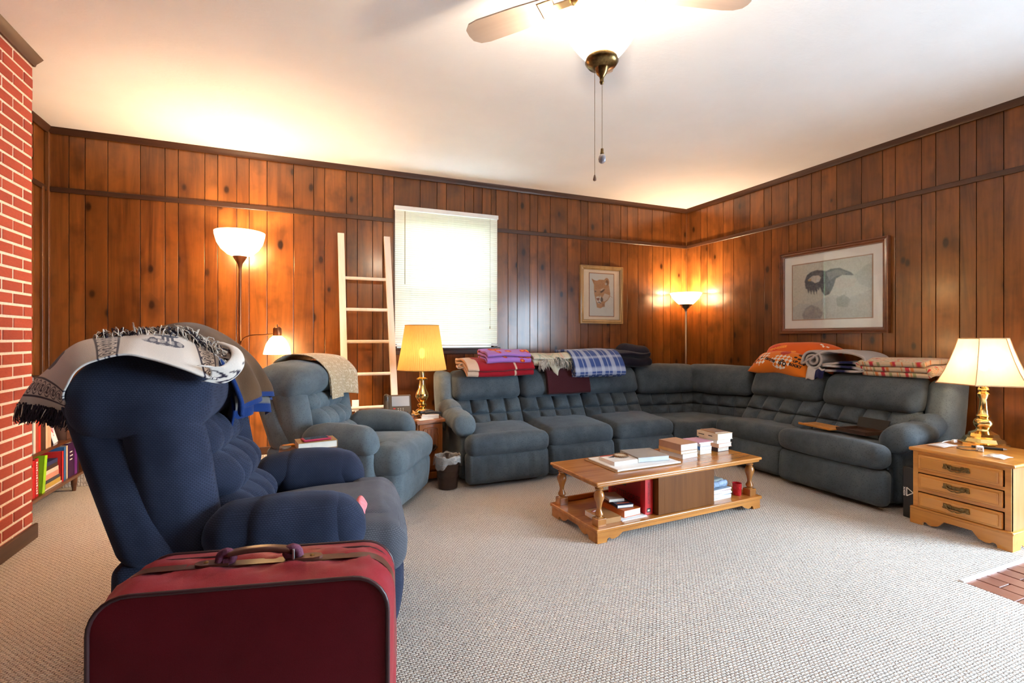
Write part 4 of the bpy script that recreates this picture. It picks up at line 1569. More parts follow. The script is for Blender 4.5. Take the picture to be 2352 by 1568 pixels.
# ------ ladder leaning on the back wall
lad = thing('wooden_ladder', 'pale wooden ladder with round rungs leaning on the panelling beside the window', 'ladder', (0, 0, 0))
T_ = np.array([[.352, 5.305, 2.345], [.812, 5.305, 2.345]])
B_ = np.array([[.385, 4.985, 0.0], [.872, 4.985, 0.0]])
for i in range(2):
    d = T_[i] - B_[i]
    V = []
    for c_ in (B_[i], T_[i]):
        for sx, sy in ((-1, -1), (1, -1), (1, 1), (-1, 1)):
            V.append((c_[0] + sx * .031, c_[1] + sy * .019, c_[2]))
    mobj('rail', V, [(3, 2, 1, 0), (4, 5, 6, 7), (0, 1, 5, 4), (1, 2, 6, 5), (2, 3, 7, 6), (3, 0, 4, 7)], M['pale'], lad, False)
for z_ in (1.885, 1.565, 1.24, .915, .585, .26):
    f = z_ / 2.345
    a_, b_ = B_[0] + (T_[0] - B_[0]) * f, B_[1] + (T_[1] - B_[1]) * f
    MB().tube([a_, b_], .0165, 12).build('rung', M['pale'], lad)

# ------ wall outlet with plugs behind the ladder
ol = thing('wall_outlet', 'white wall outlet with plugged-in cords behind the foot of the ladder', 'outlet', (.50, WA, .57))
MB().box(-.035, .035, -.007, 0, -.06, .06, .003).build('cover_plate', M['white'], ol)
MB().box(-.02, .02, -.010, -.006, .008, .045, .003).build('socket', M['white'], ol)
MB().box(-.028, .028, -.05, -.007, -.045, .0, .006).build('plug', M['white'], ol)
MB().tube(bez([(0, -.04, -.04), (-.005, -.06, -.12), (-.03, -.05, -.28), (-.04, -.04, -.44), (-.04, -.04, -.55)], 20), .006, 6).build('power_cord', M['white'], ol)

# ------ waste bin with liner
BN = (1.135, 4.075)
wb = thing('waste_bin', 'small brown waste bin with a clear plastic liner folded over the rim', 'waste bin', (BN[0], BN[1], 0))
M['bin'] = m_plain('brown_bin_plastic', (.045, .022, .014), .35, 0, .15)
pr = [(.0, .004), (.080, .004), (.083, .012), (.104, .27), (.109, .275), (.104, .278), (.099, .27), (.078, .018), (.0, .016)]
MB().lathe(pr, 32).build('bucket', M['bin'], wb)
mb = MB()
for z_ in (.10, .15, .20):
    rr = .0825 + (.1045 - .0825) * (z_ / .27)
    mb.tube([(rr * math.cos(a), rr * math.sin(a), z_) for a in np.linspace(0, 2 * math.pi, 41)], .0022, 5, False)
mb.build('ribs', M['bin'], wb)
t = NT('clear_liner')
t.set(Roughness=.22)
n = t.noise(t.pos(), 24, 3)
t.col(t.ramp(n, [(.3, (.55, .52, .50)), (.7, (.8, .78, .76))]))
t.b.inputs['Alpha'].default_value = .34
t.bump(n, .5, .01)
M['liner'] = t.m
nu, nv = 60, 16
P = np.zeros((nv, nu + 1, 3))
for i in range(nv):
    tt = i / (nv - 1)
    for j in range(nu + 1):
        a = 2 * math.pi * (j % nu) / nu
        w1 = math.sin(5 * a + 1) * .5 + math.sin(9 * a + 2) * .35 + math.sin(14 * a) * .25
        if tt < .35:
            s_ = tt / .35
            rr, zz = .086 + .015 * s_ + .004 * w1, .18 + .105 * s_ + .012 * s_ * w1
        else:
            s_ = (tt - .35) / .65
            rr = .104 + .014 * math.sin(min(1, s_ * 2) * 1.57) + .010 * w1 * s_
            zz = .288 + .012 * w1 * (1 - s_) - (.085 + .030 * math.sin(2 * a + .6) + .015 * w1) * s_
        P[i, j] = (rr * math.cos(a), rr * math.sin(a), zz)
sheet('liner', P, M['liner'], wb, .0008)

# ================================================================== pictures


def frame_parts(root, w_, h_, fw, fd, mat, axis_to_world, matc, mat_in, lip):
    """moulded frame w_ x h_ lying in local x/z, facing -y"""
    mb = MB()
    prof = [(0, 0), (0, -fd), (fw * .18, -fd * 1.05), (fw * .3, -fd * .8), (fw * .55, -fd * .95), (fw * .8, -fd * .6), (fw, -fd * .55), (fw, 0)]
    cs = [(-w_ / 2, -h_ / 2, 1, 1), (w_ / 2, -h_ / 2, -1, 1), (w_ / 2, h_ / 2, -1, -1), (-w_ / 2, h_ / 2, 1, -1)]
    V, F = [], []
    for x, z_, sx, sz in cs:
        for a, d in prof:
            V.append((x + sx * a, d, z_ + sz * a))
    n_ = len(prof)
    for i in range(4):
        j = (i + 1) % 4
        for q in range(n_ - 1):
            F.append((i * n_ + q, j * n_ + q, j * n_ + q + 1, i * n_ + q + 1))
    mobj('frame', V, F, mat, root, True, None, None, 25)


def raster(name, img, x0, x1, z0, z1, y_, root, mat):
    """print: one vertex per raster cell"""
    h_, w_ = img.shape[:2]
    X, Z = np.meshgrid(np.linspace(x0, x1, w_), np.linspace(z1, z0, h_))
    V = np.stack([X, np.full_like(X, y_), Z], -1).reshape(-1, 3)
    I = np.arange(h_ * w_).reshape(h_, w_)
    q = np.stack([I[1:, :-1], I[1:, 1:], I[:-1, 1:], I[:-1, :-1]], -1).reshape(-1, 4)
    o = mobj(name, V, q.tolist(), mat, root, False)
    put_colors(o, img.reshape(-1, 3))
    return o


def smooth_img(img, it=1):
    for _ in range(it):
        p = np.pad(img, ((1, 1), (1, 1), (0, 0)), 'edge')
        img = (p[1:-1, 1:-1] * 2 + p[:-2, 1:-1] + p[2:, 1:-1] + p[1:-1, :-2] + p[1:-1, 2:]) / 6
    return img


M['printpaper'] = m_print('printed_paper', 0.7, 0.0, 0.0, 300, .3)
M['matcream'] = m_plain('cream_mat_board', (0.92, 0.72, 0.53), 0.85, 0, .02)
M['matwhite'] = m_plain('white_mat_board', (0.95, 0.93, 0.91), 0.85, 0, .02)
M['fgold'] = m_wood('gilt_frame', (0.24, 0.13, 0.045), (0.46, 0.29, 0.12), 0.3, (1, 1, .2), 14, .3, False, False)
M['fbrown'] = m_wood('mahogany_frame', (0.10, 0.030, 0.012), (0.22, 0.075, 0.03), 0.28, (.1, .1, 1), 18, .5, False, False)

# ------ puma head
pm = thing('picture_frame', 'small gilt-framed picture of a puma head hanging left of the corner lamp', 'picture', (3.517, WA - .001, 1.826))
PW, PH = .638, .735
frame_parts(pm, PW, PH, .052, .030, M['fgold'], None, None, None, 0)
MB().box(-PW / 2 + .04, PW / 2 - .04, -.012, -.001, -PH / 2 + .04, PH / 2 - .04).build('mat_board', M['matcream'], pm, False)
iw, ih = .182, .270
mb = MB()
for (a, b, c_, d) in ((-iw - .008, -iw, -ih - .008, ih + .008), (iw, iw + .008, -ih - .008, ih + .008), (-iw, iw, -ih - .008, -ih), (-iw, iw, ih, ih + .008)):
    mb.box(a, b, -.0145, -.011, c_, d)
mb.build('inner_bevel', m_plain('rust_fillet', (.40, .13, .035), .5), pm, False)
Wp, Hp = 130, 190
X, Y = np.meshgrid(np.linspace(0, 1, Wp), np.linspace(0, 1, Hp))
img = np.ones((Hp, Wp, 3)) * np.array([.82, .76, .69])
tan, dk, mid, wh = np.array([.58, .30, .15]), np.array([.09, .05, .035]), np.array([.42, .21, .11]), np.array([.84, .76, .68])


def put(mask, col, al=1.0):
    global img
    img[mask] = img[mask] * (1 - al) + np.asarray(col) * al


def ell(cx, cy, rx, ry, rot=0.0):
    c_, s_ = math.cos(rot), math.sin(rot)
    dx, dy = (X - cx), (Y - cy) * 1.48
    return ((dx * c_ + dy * s_) / rx) ** 2 + ((-dx * s_ + dy * c_) / (ry * 1.48)) ** 2 < 1


head = [(.08, .12), (.20, .16), (.30, .17), (.40, .14), (.55, .14), (.60, .14), (.68, .10), (.75, .10), (.79, .16), (.79, .24), (.83, .36), (.86, .46), (.84, .54), (.76, .62), (.64, .68), (.62, .76),
        (.45, .82), (.30, .80), (.28, .72), (.26, .66), (.22, .56), (.19, .46), (.18, .36), (.18, .26), (.13, .20)]
put(in_poly(X, Y, head), tan)
put(in_poly(X, Y, [(.10, .13), (.20, .17), (.20, .24), (.17, .22)]), mid, .8)
put(ell(.71, .19, .105, .10), tan)
put(ell(.72, .205, .06, .065), dk, .6)
put(ell(.68, .235, .05, .03), wh, .5)
put(in_poly(X, Y, [(.62, .46), (.82, .50), (.76, .60), (.60, .66), (.50, .60)]), wh, .6)
put(in_poly(X, Y, [(.27, .55), (.45, .52), (.52, .62), (.46, .70), (.33, .70), (.28, .64)]), wh, .85)
put(ell(.50, .61, .055, .055), dk, .85)
put(in_poly(X, Y, [(.28, .58), (.40, .57), (.42, .60), (.36, .65), (.30, .62)]), (.35, .13, .08))
put(in_poly(X, Y, [(.30, .69), (.38, .66), (.48, .69), (.46, .705), (.38, .685)]), dk, .9)
put(in_poly(X, Y, [(.42, .43), (.56, .375), (.65, .355), (.57, .42), (.47, .455)]), dk, .9)
put(in_poly(X, Y, [(.44, .385), (.56, .335), (.60, .335), (.48, .40)]), wh, .6)
put(in_poly(X, Y, [(.20, .40), (.28, .41), (.27, .44), (.21, .44)]), dk, .8)
for i_ in range(7):
    x_ = .26 + i_ * .045
    put(in_poly(X, Y, [(x_, .24), (x_ + .012, .24), (x_ + .02, .36), (x_ + .008, .36)]), mid, .55)
put(in_poly(X, Y, [(.36, .40), (.42, .42), (.44, .56), (.38, .56)]), (.50, .27, .14), .7)
put(in_poly(X, Y, [(.50, .72), (.60, .70), (.64, .78), (.52, .79)]), mid, .7)
put(in_poly(X, Y, [(.84, .50), (.96, .56), (.96, .57), (.85, .525)]), tan, .8)
nz = RNG.normal(size=(Hp, Wp, 1)) * .05
img = np.clip(smooth_img(np.clip(img + nz * (img[..., 2:3] < .6), 0, 1), 1), 0, 1)
raster('print', img, -iw, iw, -ih, ih, -.0135, pm, M['printpaper'])
MB().box(-PW / 2 + .045, PW / 2 - .045, -.018, -.016, -PH / 2 + .045, PH / 2 - .045).build('glazing', M['glass'], pm, False)

# ------ eagle print on the right wall
eg = thing('picture_frame', 'large mahogany-framed eagle print with white mat on the right wall above the loveseat', 'picture', (WB - .001, 3.325, 1.765), R(-90))
EW, EH = 1.11, .885
frame_parts(eg, EW, EH, .055, .040, M['fbrown'], None, None, None, 0)
MB().box(-EW / 2 + .04, EW / 2 - .04, -.014, -.001, -EH / 2 + .04, EH / 2 - .04).build('mat_board', M['matwhite'], eg, False)
iw, ih = .405, .292
mb = MB()
for (a, b, c_, d) in ((-iw - .010, -iw, -ih - .010, ih + .010), (iw, iw + .010, -ih - .010, ih + .010), (-iw, iw, -ih - .010, -ih), (-iw, iw, ih, ih + .010)):
    mb.box(a, b, -.0165, -.013, c_, d)
mb.build('inner_bevel', m_plain('tan_fillet', (.48, .33, .25), .6), eg, False)
Wp, Hp = 210, 152
X, Y = np.meshgrid(np.linspace(0, 1, Wp), np.linspace(0, 1, Hp))
img = np.ones((Hp, Wp, 3)) * np.array([.72, .71, .64])  # paper tone lightened to stand in for glare on the glass
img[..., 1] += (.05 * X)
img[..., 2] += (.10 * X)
put(in_poly(X, Y, [(0, .78), (.10, .70), (.25, .74), (.40, .66), (.55, .60), (.75, .66), (1, .55), (1, 1), (0, 1)]), (.62, .65, .64))
put(in_poly(X, Y, [(.80, .30), (.92, .16), (1, .12), (1, .55), (.86, .45)]), (.50, .56, .56), .6)
eagle = [(.17, .30), (.20, .20), (.26, .15), (.34, .13), (.46, .17), (.52, .14), (.62, .14), (.76, .24), (.80, .30), (.66, .27), (.58, .32), (.55, .45), (.50, .58), (.44, .60), (.40, .52), (.38, .44),
         (.36, .50), (.345, .46), (.335, .56), (.31, .48), (.30, .58), (.275, .48), (.26, .57), (.24, .47), (.225, .55), (.205, .46), (.18, .44)]
put(in_poly(X, Y, eagle), (.16, .17, .20))
put(in_poly(X, Y, [(.46, .20), (.60, .17), (.74, .25), (.58, .28), (.50, .34)]), (.34, .36, .38), .7)
put(in_poly(X, Y, [(.21, .29), (.27, .23), (.36, .23), (.39, .27), (.37, .34), (.31, .36), (.27, .32)]), (.72, .68, .64))
put(in_poly(X, Y, [(.21, .29), (.26, .27), (.26, .31), (.22, .315)]), (.62, .42, .20))
put(in_poly(X, Y, [(.58, .34), (.62, .30), (.82, .36), (.80, .48), (.62, .50), (.56, .44)]), (.74, .72, .68), .9)
put(in_poly(X, Y, [(.13, .92), (.18, .80), (.26, .74), (.36, .80), (.42, .90), (.38, 1.0), (.16, 1.0)]), (.36, .36, .38), .8)
put(in_poly(X, Y, [(.17, .86), (.24, .78), (.29, .80), (.24, .88), (.18, .92)]), (.50, .47, .46), .9)
put(in_poly(X, Y, [(.30, .84), (.38, .83), (.40, .94), (.28, .96)]), (.46, .45, .44), .8)
put(in_poly(X, Y, [(.58, .66), (.68, .60), (.76, .70), (.72, .82), (.60, .80)]), (.34, .37, .37), .6)
put(in_poly(X, Y, [(.80, .78), (.92, .68), (.98, .82), (.88, .9)]), (.66, .65, .63), .6)
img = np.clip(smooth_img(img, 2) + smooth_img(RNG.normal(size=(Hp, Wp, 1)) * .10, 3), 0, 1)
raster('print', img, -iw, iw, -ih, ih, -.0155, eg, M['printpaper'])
MB().box(-EW / 2 + .045, EW / 2 - .045, -.022, -.020, -EH / 2 + .045, EH / 2 - .045).build('glazing', M['glass'], eg, False)

# ================================================================== suitcase in the foreground
M['red'] = m_fabric('maroon_nylon_shaded', (.105, .004, .009), (.155, .007, .014), 500, .03, None, .55, None, (1, .6, .6))  # suitcase cloth darkened, shade on the upright panels put into the colour
M['redlit'] = m_fabric('maroon_nylon_lit', (.27, .018, .026), (.37, .030, .040), 500, .1, None, .45, None, (1, .6, .6))  # same cloth lightened, light and sheen on the gusset put into the colour
M['leather'] = m_plain('brown_leather', (.10, .035, .022), .35, 0, .2, 30)
M['piping'] = m_plain('dark_piping', (.045, .012, .014), .4)
M['webbing'] = m_plain('purple_webbing', (.14, .035, .07), .8, 0, .3, 200, .4)
sx_, sy_, sz_, sr_ = .335, .110, .68, .085
su = thing('suitcase', 'red soft-sided suitcase with brown leather handle standing in the foreground', 'suitcase', (-.105, 1.45, 0), R(-13))


def rrect(hw_, z0, z1, r_, n_=8):
    pts = []
    for cx_, cz_, a0 in ((hw_ - r_, z0 + r_, -90), (hw_ - r_, z1 - r_, 0), (-hw_ + r_, z1 - r_, 90), (-hw_ + r_, z0 + r_, 180)):
        for a in np.linspace(a0, a0 + 90, n_):
            pts.append((cx_ + r_ * math.cos(R(a)), cz_ + r_ * math.sin(R(a))))
    # refine the straight runs so that the cloth can sag
    out = []
    for i in range(len(pts)):
        a, b = np.array(pts[i]), np.array(pts[(i + 1) % len(pts)])
        d = np.linalg.norm(b - a)
        k_ = max(1, int(d / .02))
        for q in range(k_):
            out.append(a + (b - a) * q / k_)
    return np.array(out)


ring = rrect(sx_, .012, sz_, sr_)
n_ = len(ring)
ys = np.linspace(-sy_, sy_, 19)
V = []
for y_ in ys:
    f = 1 - (y_ / sy_) ** 2
    for (a, b) in ring:
        c_ = np.array([a, b - .34])
        d = c_ / np.linalg.norm(c_)
        g = .012 * f - .006 * math.exp(-(y_ / .018) ** 2)
        wv_ = .004 * math.sin(a * 30 + y_ * 55) * f + .003 * math.sin(a * 71 - y_ * 90 + b * 20) * f
        V.append((a + d[0] * (g + wv_), y_, b + d[1] * (g + wv_)))
V = np.array(V)
F = []
for i in range(len(ys) - 1):
    for j in range(n_):
        kk = (j + 1) % n_
        F.append((i * n_ + j, i * n_ + kk, (i + 1) * n_ + kk, (i + 1) * n_ + j))
mobj('gusset', V, F, M['redlit'], su)
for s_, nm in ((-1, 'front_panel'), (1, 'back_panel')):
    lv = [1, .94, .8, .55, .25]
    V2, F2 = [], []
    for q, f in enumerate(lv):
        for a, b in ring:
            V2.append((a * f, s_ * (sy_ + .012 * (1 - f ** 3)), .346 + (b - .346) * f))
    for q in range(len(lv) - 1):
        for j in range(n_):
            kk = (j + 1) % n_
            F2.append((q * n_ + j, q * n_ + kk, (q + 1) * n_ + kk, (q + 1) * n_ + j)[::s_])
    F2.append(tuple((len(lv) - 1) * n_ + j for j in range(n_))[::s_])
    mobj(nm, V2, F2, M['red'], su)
for s_ in (-1, 1):
    MB().tube([(a, s_ * (sy_ + .001), b) for a, b in ring] + [(ring[0][0], s_ * (sy_ + .001), ring[0][1])], .0055, 8, False).build('piping', M['piping'], su)
mb = MB()
for y0, y1, lift_ in ((-.016, .016, .0125),):
    V2, F2 = [], []
    for y_ in (y0, y1):
        for a, b in ring:
            c_ = np.array([a, b - .34])
            d = c_ / np.linalg.norm(c_)
            V2.append((a + d[0] * lift_, y_, b + d[1] * lift_))
    F2 = [(j, (j + 1) % n_, n_ + (j + 1) % n_, n_ + j) for j in range(n_)]
    mb.add(V2, F2)
mb.build('zip_band', M['leather'], su)
MB().tube([(a * 1.004, .062, .346 + (b - .346) * 1.018) for a, b in ring] + [(ring[0][0] * 1.004, .062, .346 + (ring[0][1] - .346) * 1.018)], .0028, 6, False).build('zip', M['piping'], su)
zt_ = sz_ + .013
for s_ in (-1, 1):
    o_ = [(s_ * (.072 + .085 * c_), d) for c_, d in ((0, -.013), (.75, -.017), (.93, -.011), (1, 0), (.93, .011), (.75, .017), (0, .013))]
    if s_ < 0:
        o_ = o_[::-1]
    tb = MB().prism(o_, zt_ - .004, zt_ + .005, 'z').build('handle_mount', M['leather'], su, True, 30)
    for x_ in (.105, .130):
        MB().lathe([(.006, zt_ + .004), (.006, zt_ + .006), (.003, zt_ + .008), (.0, zt_ + .008)], 10, (s_ * x_, 0)).build('rivet', M['abrass'], tb)
    MB().tube(bez([(s_ * .098, 0, zt_ + .006), (s_ * .094, 0, zt_ + .022), (s_ * .080, 0, zt_ + .029), (s_ * .066, 0, zt_ + .020), (s_ * .070, 0, zt_ + .008), (s_ * .086, 0, zt_ + .004)], 14), .0115, 8).build(
        'handle_loop', M['webbing'], su)
MB().box(.083, .089, -.016, .016, zt_ + .002, zt_ + .030, .002).build('buckle', M['steel'], su)
V2, F2 = soft(.078, .013, .007, .006, (10, 2, 1), 3)
V2[:, 2] += zt_ + .024 + .008 * (1 - (V2[:, 0] / .078) ** 2)
mobj('handle', V2, F2, M['leather'], su)

# ================================================================== cloths, blankets and pillows
M['cloth'] = m_print('printed_cloth', 0.95, .25, .35, 380, .1)
M['fleece'] = m_print('printed_fleece', 0.95, .12, .5, 160, .1)


def edge_sheet(near, far, nu, nv, bulge, seed, wav=.006):
    """ruled cloth between two 3D edges with a crowned section"""
    N_, F_ = bez(near, nu), bez(far, nu)
    P = np.zeros((nu, nv, 3))
    for j in range(nv):
        c_ = j / (nv - 1)
        P[:, j] = N_ * (1 - c_) + F_ * c_
        P[:, j, 2] += bulge * math.sin(math.pi * c_)
    Q = P.reshape(-1, 3)
    Q[:, 2] += wav * wob(Q, 16, seed)
    Q[:, 0] += wav * wob(Q, 13, seed + 2)
    return Q.reshape(nu, nv, 3)


def fringe(name, base_pts, dirs, mat, parent, length=.07, per=3, r_=.0022, seed=0, jit=.5, droop=0.0):
    """bundle of hanging strands along a hem, one joined part"""
    rg = np.random.default_rng(seed)
    mb = MB()
    for p, d in zip(base_pts, dirs):
        for q in range(per):
            j0 = rg.normal(size=3) * .004
            dd = np.array(d) + rg.normal(size=3) * .22 * jit
            dd = dd / np.linalg.norm(dd)
            L = length * rg.uniform(.7, 1.1)
            side = rg.normal(size=3) * L * .16 * jit
            pts = [p + j0, p + j0 + dd * L * .4 + side * .6, p + j0 + dd * L * .75 + side * .7 + np.array([0, 0, -droop * L * .4]), p + j0 + dd * L + side * .3 + np.array([0, 0, -droop * L])]
            mb.tube(pts, [r_, r_, r_ * .8, r_ * .4], 4, False)
    o = mb.build(name, mat, parent, True, None)
    o['kind'] = 'stuff'
    return o


# ------ white throw with navy borders over the navy recliner
near = [(-.770, 2.24, 1.010), (-.765, 2.17, 1.075), (-.735, 2.12, 1.125), (-.705, 2.10, 1.170), (-.660, 2.10, 1.200), (-.575, 2.10, 1.222), (-.500, 2.10, 1.205), (-.405, 2.09, 1.170), (-.335, 2.10, 1.135),
        (-.290, 2.12, 1.122)]
far = [(-.960, 2.36, 1.035), (-.930, 2.38, 1.105), (-.885, 2.40, 1.165), (-.835, 2.40, 1.232), (-.770, 2.40, 1.270), (-.645, 2.41, 1.285), (-.570, 2.42, 1.298), (-.485, 2.41, 1.293), (-.425, 2.40, 1.268),
       (-.330, 2.36, 1.205)]
nu, nv = 260, 90
P = edge_sheet(near, far, nu, nv, .012, 4, .003)
U, Vv = np.meshgrid(np.linspace(0, 1, nu), np.linspace(0, 1, nv), indexing='ij')
cream, nav = np.array([.72, .66, .60]), np.array([.028, .022, .045])
C = np.ones((nu, nv, 3)) * cream


def knot_band(mask_u, t_, across, n_rep):
    """interlaced key pattern: t_ along the band 0..1, across 0..1"""
    ph = t_ * n_rep * 2 * math.pi
    a = np.abs((across - .5) - .26 * np.sin(ph))
    b = np.abs((across - .5) + .26 * np.sin(ph))
    line = (np.abs(a - .085) < .035) | (np.abs(b - .085) < .035) | (np.abs(across - .06) < .05) | (np.abs(across - .94) < .05)
    key = (np.abs(np.mod(t_ * n_rep * 2, 1) - .5) < .10) & (np.abs(across - .5) < .12)
    return mask_u & (line | key)


for (u0, u1) in ((.045, .16), (.46, .535), (.885, .985)):
    m_ = (U > u0) & (U < u1)
    C[knot_band(m_, Vv, (U - u0) / (u1 - u0), 3.0)] = nav
m_ = Vv > .955
C[m_ & (U > .3)] = C[m_ & (U > .3)] * .6 + nav * .4
# stencilled covered bridge and wagon emblem
e = (U - .715) / .10
f = (Vv - .60) / .24
em = in_poly(e, f, [(-.85, -.45), (-.95, -.15), (-.6, 0), (-.55, .35), (-.35, .45), (-.30, .20), (-.05, .20), (-.05, .70), (-.35, .78), (-.40, 1.0), (.75, 1.0), (.60, .72), (.45, .68), (.45, .25), (.70, .15),
                    (.95, -.10), (.85, -.40), (.4, -.70), (-.3, -.75)])
hole = (np.abs(e - .1) < .035) & (f > -.1) & (f < .6) | (np.abs(e + .18) < .05) & (f < .1) & (f > -.35) | (np.abs(e - .30) < .04) & (f > -.3) & (f < .55)
speck = np.sin(U * 900) * np.sin(Vv * 260) > .35
C[em & ~hole & ~(speck & (f < .1))] = nav
e = (U - .27) / .06
f = (Vv - .92) / .16
C[in_poly(e, f, [(-1, -.6), (-.3, -.9), (.8, -.5), (1, .5), (-1, .8)])] = nav
th = thing('throw_blanket', 'cream woven throw with navy knot borders and fringe over the navy recliner back', 'blanket', (0, 0, 0))
sheet('weave', P, M['cloth'], th, .007, C)
M['navyyarn'] = m_plain('navy_fringe', (.03, .024, .045), .9, 0, .4, 80)
M['creamyarn'] = m_plain('cream_fringe', (.62, .56, .50), .9, 0, .25, 80)
b0 = [P[0, j] for j in range(0, nv, 2)]
d0 = [(-.25 + .2 * (j / nv), 0.05, -1.0) for j in range(0, nv, 2)]
fringe('dark_fringe', b0, d0, M['navyyarn'], th, .062, 6, .0028, 3, .8)
fringe('light_fringe', b0[::2], d0[::2], M['creamyarn'], th, .055, 2, .002, 4, .8)
b1 = [P[i, nv - 1] for i in range(120, nu, 2)]
d1_ = [(.55, -.35, .30) for _ in b1]
fringe('top_light_fringe', b1, d1_, M['creamyarn'], th, .075, 4, .0026, 5, 1.4, .9)
fringe('top_dark_fringe', b1, d1_, M['navyyarn'], th, .07, 2, .0024, 6, 1.4, .9)
# curled end of the throw
c0 = bez([(-.335, 2.105, 1.125), (-.27, 2.13, 1.115), (-.235, 2.17, 1.150), (-.25, 2.24, 1.185), (-.30, 2.30, 1.205)], 40)
P2 = np.zeros((40, 26, 3))
for j in range(26):
    a = j / 25 * 3.6
    P2[:, j] = c0 + np.array([.032 * math.sin(a) * .9 - .01, .01 * math.sin(a), .030 * (1 - math.cos(a)) - .005])
C2 = np.ones((40, 26, 3)) * cream
uu, vv = np.meshgrid(np.linspace(0, 1, 40), np.linspace(0, 1, 26), indexing='ij')
C2[(np.sin(uu * 30 + 3 * np.sin(vv * 12)) > .45) & (vv < .55)] = nav
sheet('curled_end', P2, M['cloth'], th, .006, C2)

# ------ brown fleece blanket with blue binding on the same headrest
bb = thing('fleece_blanket', 'brown and grey fleece blanket with bright blue binding beside the cream throw', 'blanket', (0, 0, 0))
brown, blue, greyb = np.array([.085, .045, .022]), np.array([.010, .035, .150]), np.array([.15, .135, .125])


def fleece(path, y0, y1, nu, nv, shift, hemblue, seed, name, col, thick=.014, sideblue=False, wave=.0):
    pp = bez(path, nu)
    P = np.zeros((nu, nv, 3))
    for j in range(nv):
        c_ = j / (nv - 1)
        y_ = y0 + (y1 - y0) * c_
        tt = np.linspace(0, 1, nu)
        P[:, j, 0] = pp[:, 0] + shift * (1 - c_) * tt + wave * np.sin(c_ * 15 + seed) * smoothstep(.45, 1, tt)
        P[:, j, 1] = y_ + wave * .5 * np.cos(c_ * 11) * tt
        P[:, j, 2] = pp[:, 1] - .05 * (2 * c_ - 1) ** 2
    Q = P.reshape(-1, 3)
    Q += .005 * np.stack([wob(Q, 14, seed), wob(Q, 12, seed + 1), wob(Q, 15, seed + 2)], -1)
    P = Q.reshape(nu, nv, 3)
    U, W_ = np.meshgrid(np.linspace(0, 1, nu), np.linspace(0, 1, nv), indexing='ij')
    n_ = (wob(P.reshape(-1, 3) * np.array([3, 1, 3]), 14, seed) * .5 + .5).reshape(nu, nv, 1)
    C = col * (0.75 + .7 * n_)
    C[U > 1 - hemblue] = blue
    if sideblue:
        C[W_ < .06] = blue
    return sheet(name, P, M['fleece'], bb, thick, C)


fleece([(-.70, 1.10), (-.67, 1.23), (-.57, 1.32), (-.455, 1.340), (-.345, 1.290), (-.235, 1.185), (-.165, 1.06), (-.145, .985)], 2.42, 3.02, 90, 60, -.10, .045, 3, 'upper_fold', brown, .018, True, .022)
fleece([(-.45, 1.31), (-.36, 1.262), (-.255, 1.16), (-.185, 1.03), (-.165, .905)], 2.50, 3.00, 60, 50, -.16, .09, 8, 'lower_fold', greyb, .012, True, .026)

# ------ tan patterned cloth over the paler recliner's headrest
tc = thing('headrest_cloth', 'tan cloth with leafy white pattern draped over the paler recliner headrest', 'cloth', (.405, 4.06, 0), R(-33))
path = [(-.70, .98), (-.68, 1.07), (-.58, 1.135), (-.45, 1.145), (-.33, 1.115), (-.225, 1.02), (-.205, .92), (-.20, .83)]
nu, nv = 150, 110
pp = bez(path, nu)
P = np.zeros((nu, nv, 3))
for j in range(nv):
    c_ = j / (nv - 1)
    tt = np.linspace(0, 1, nu)
    P[:, j, 0] = pp[:, 0] - .012 * (1 - c_) + .008 * np.sin(c_ * 9) * tt
    P[:, j, 1] = -.10 + .47 * c_ + (-.06 * tt if False else .0) + .05 * (1 - c_) * tt
    P[:, j, 2] = pp[:, 1] - .05 * np.clip(c_ - .55, 0, 1) ** 1.5 - .06 * np.clip(tt - .75, 0, 1) * (np.abs(c_ - .25) * 2)
U, W_ = np.meshgrid(np.linspace(0, 1, nu), np.linspace(0, 1, nv), indexing='ij')
C = np.ones((nu, nv, 3)) * np.array([.50, .38, .23])
a = np.sin(U * 75 + 3 * np.sin(W_ * 31)) + np.sin(W_ * 58 + 3.2 * np.sin(U * 37 + 1.5))
C[np.abs(a) < .38] = (.72, .62, .46)
sheet('cloth', P, M['cloth'], tc, .006, C)
P2 = P[70:, 0:46].copy()
P2[..., 0] += .012
P2[..., 2] -= .03 * np.linspace(0, 1, P2.shape[0])[:, None]
sheet('folded_layer', P2, M['cloth'], tc, .006, C[70:, 20:66])


# ------ folded blankets
def serp(w_, h_, layers, n_):
    """serpentine fold path in (a, b), a across, b up from 0"""
    t_ = h_ / layers
    pts = []
    hw_ = w_ / 2
    for i in range(layers):
        b = t_ * (i + .5)
        xs = np.linspace(-hw_ + t_ / 2, hw_ - t_ / 2, 12)
        if i % 2:
            xs = xs[::-1]
        pts += [(x, b) for x in xs]
        if i < layers - 1:
            s_ = 1 if i % 2 == 0 else -1
            for a in (-60, -30, 0, 30, 60):
                pts.append((s_ * (hw_ - t_ / 2 + t_ / 2 * math.cos(R(a))), b + t_ / 2 + t_ / 2 * math.sin(R(a))))
    return bez(pts, n_)


def drape(P, y0, rb):
    """bend everything in front of y0 down over an edge of radius rb"""
    Q = P.copy()
    d = np.clip(y0 - P[..., 1], 0, None)
    ang = np.minimum(d / rb, 1.35)
    rest = d - ang * rb
    zz = P[..., 2]
    on = d > 0
    Q[..., 1] = np.where(on, y0 - (rb + zz) * np.sin(ang) - rest * np.cos(ang), P[..., 1])
    Q[..., 2] = np.where(on, (rb + zz) * np.cos(ang) - rb - rest * np.sin(ang), zz)
    return Q


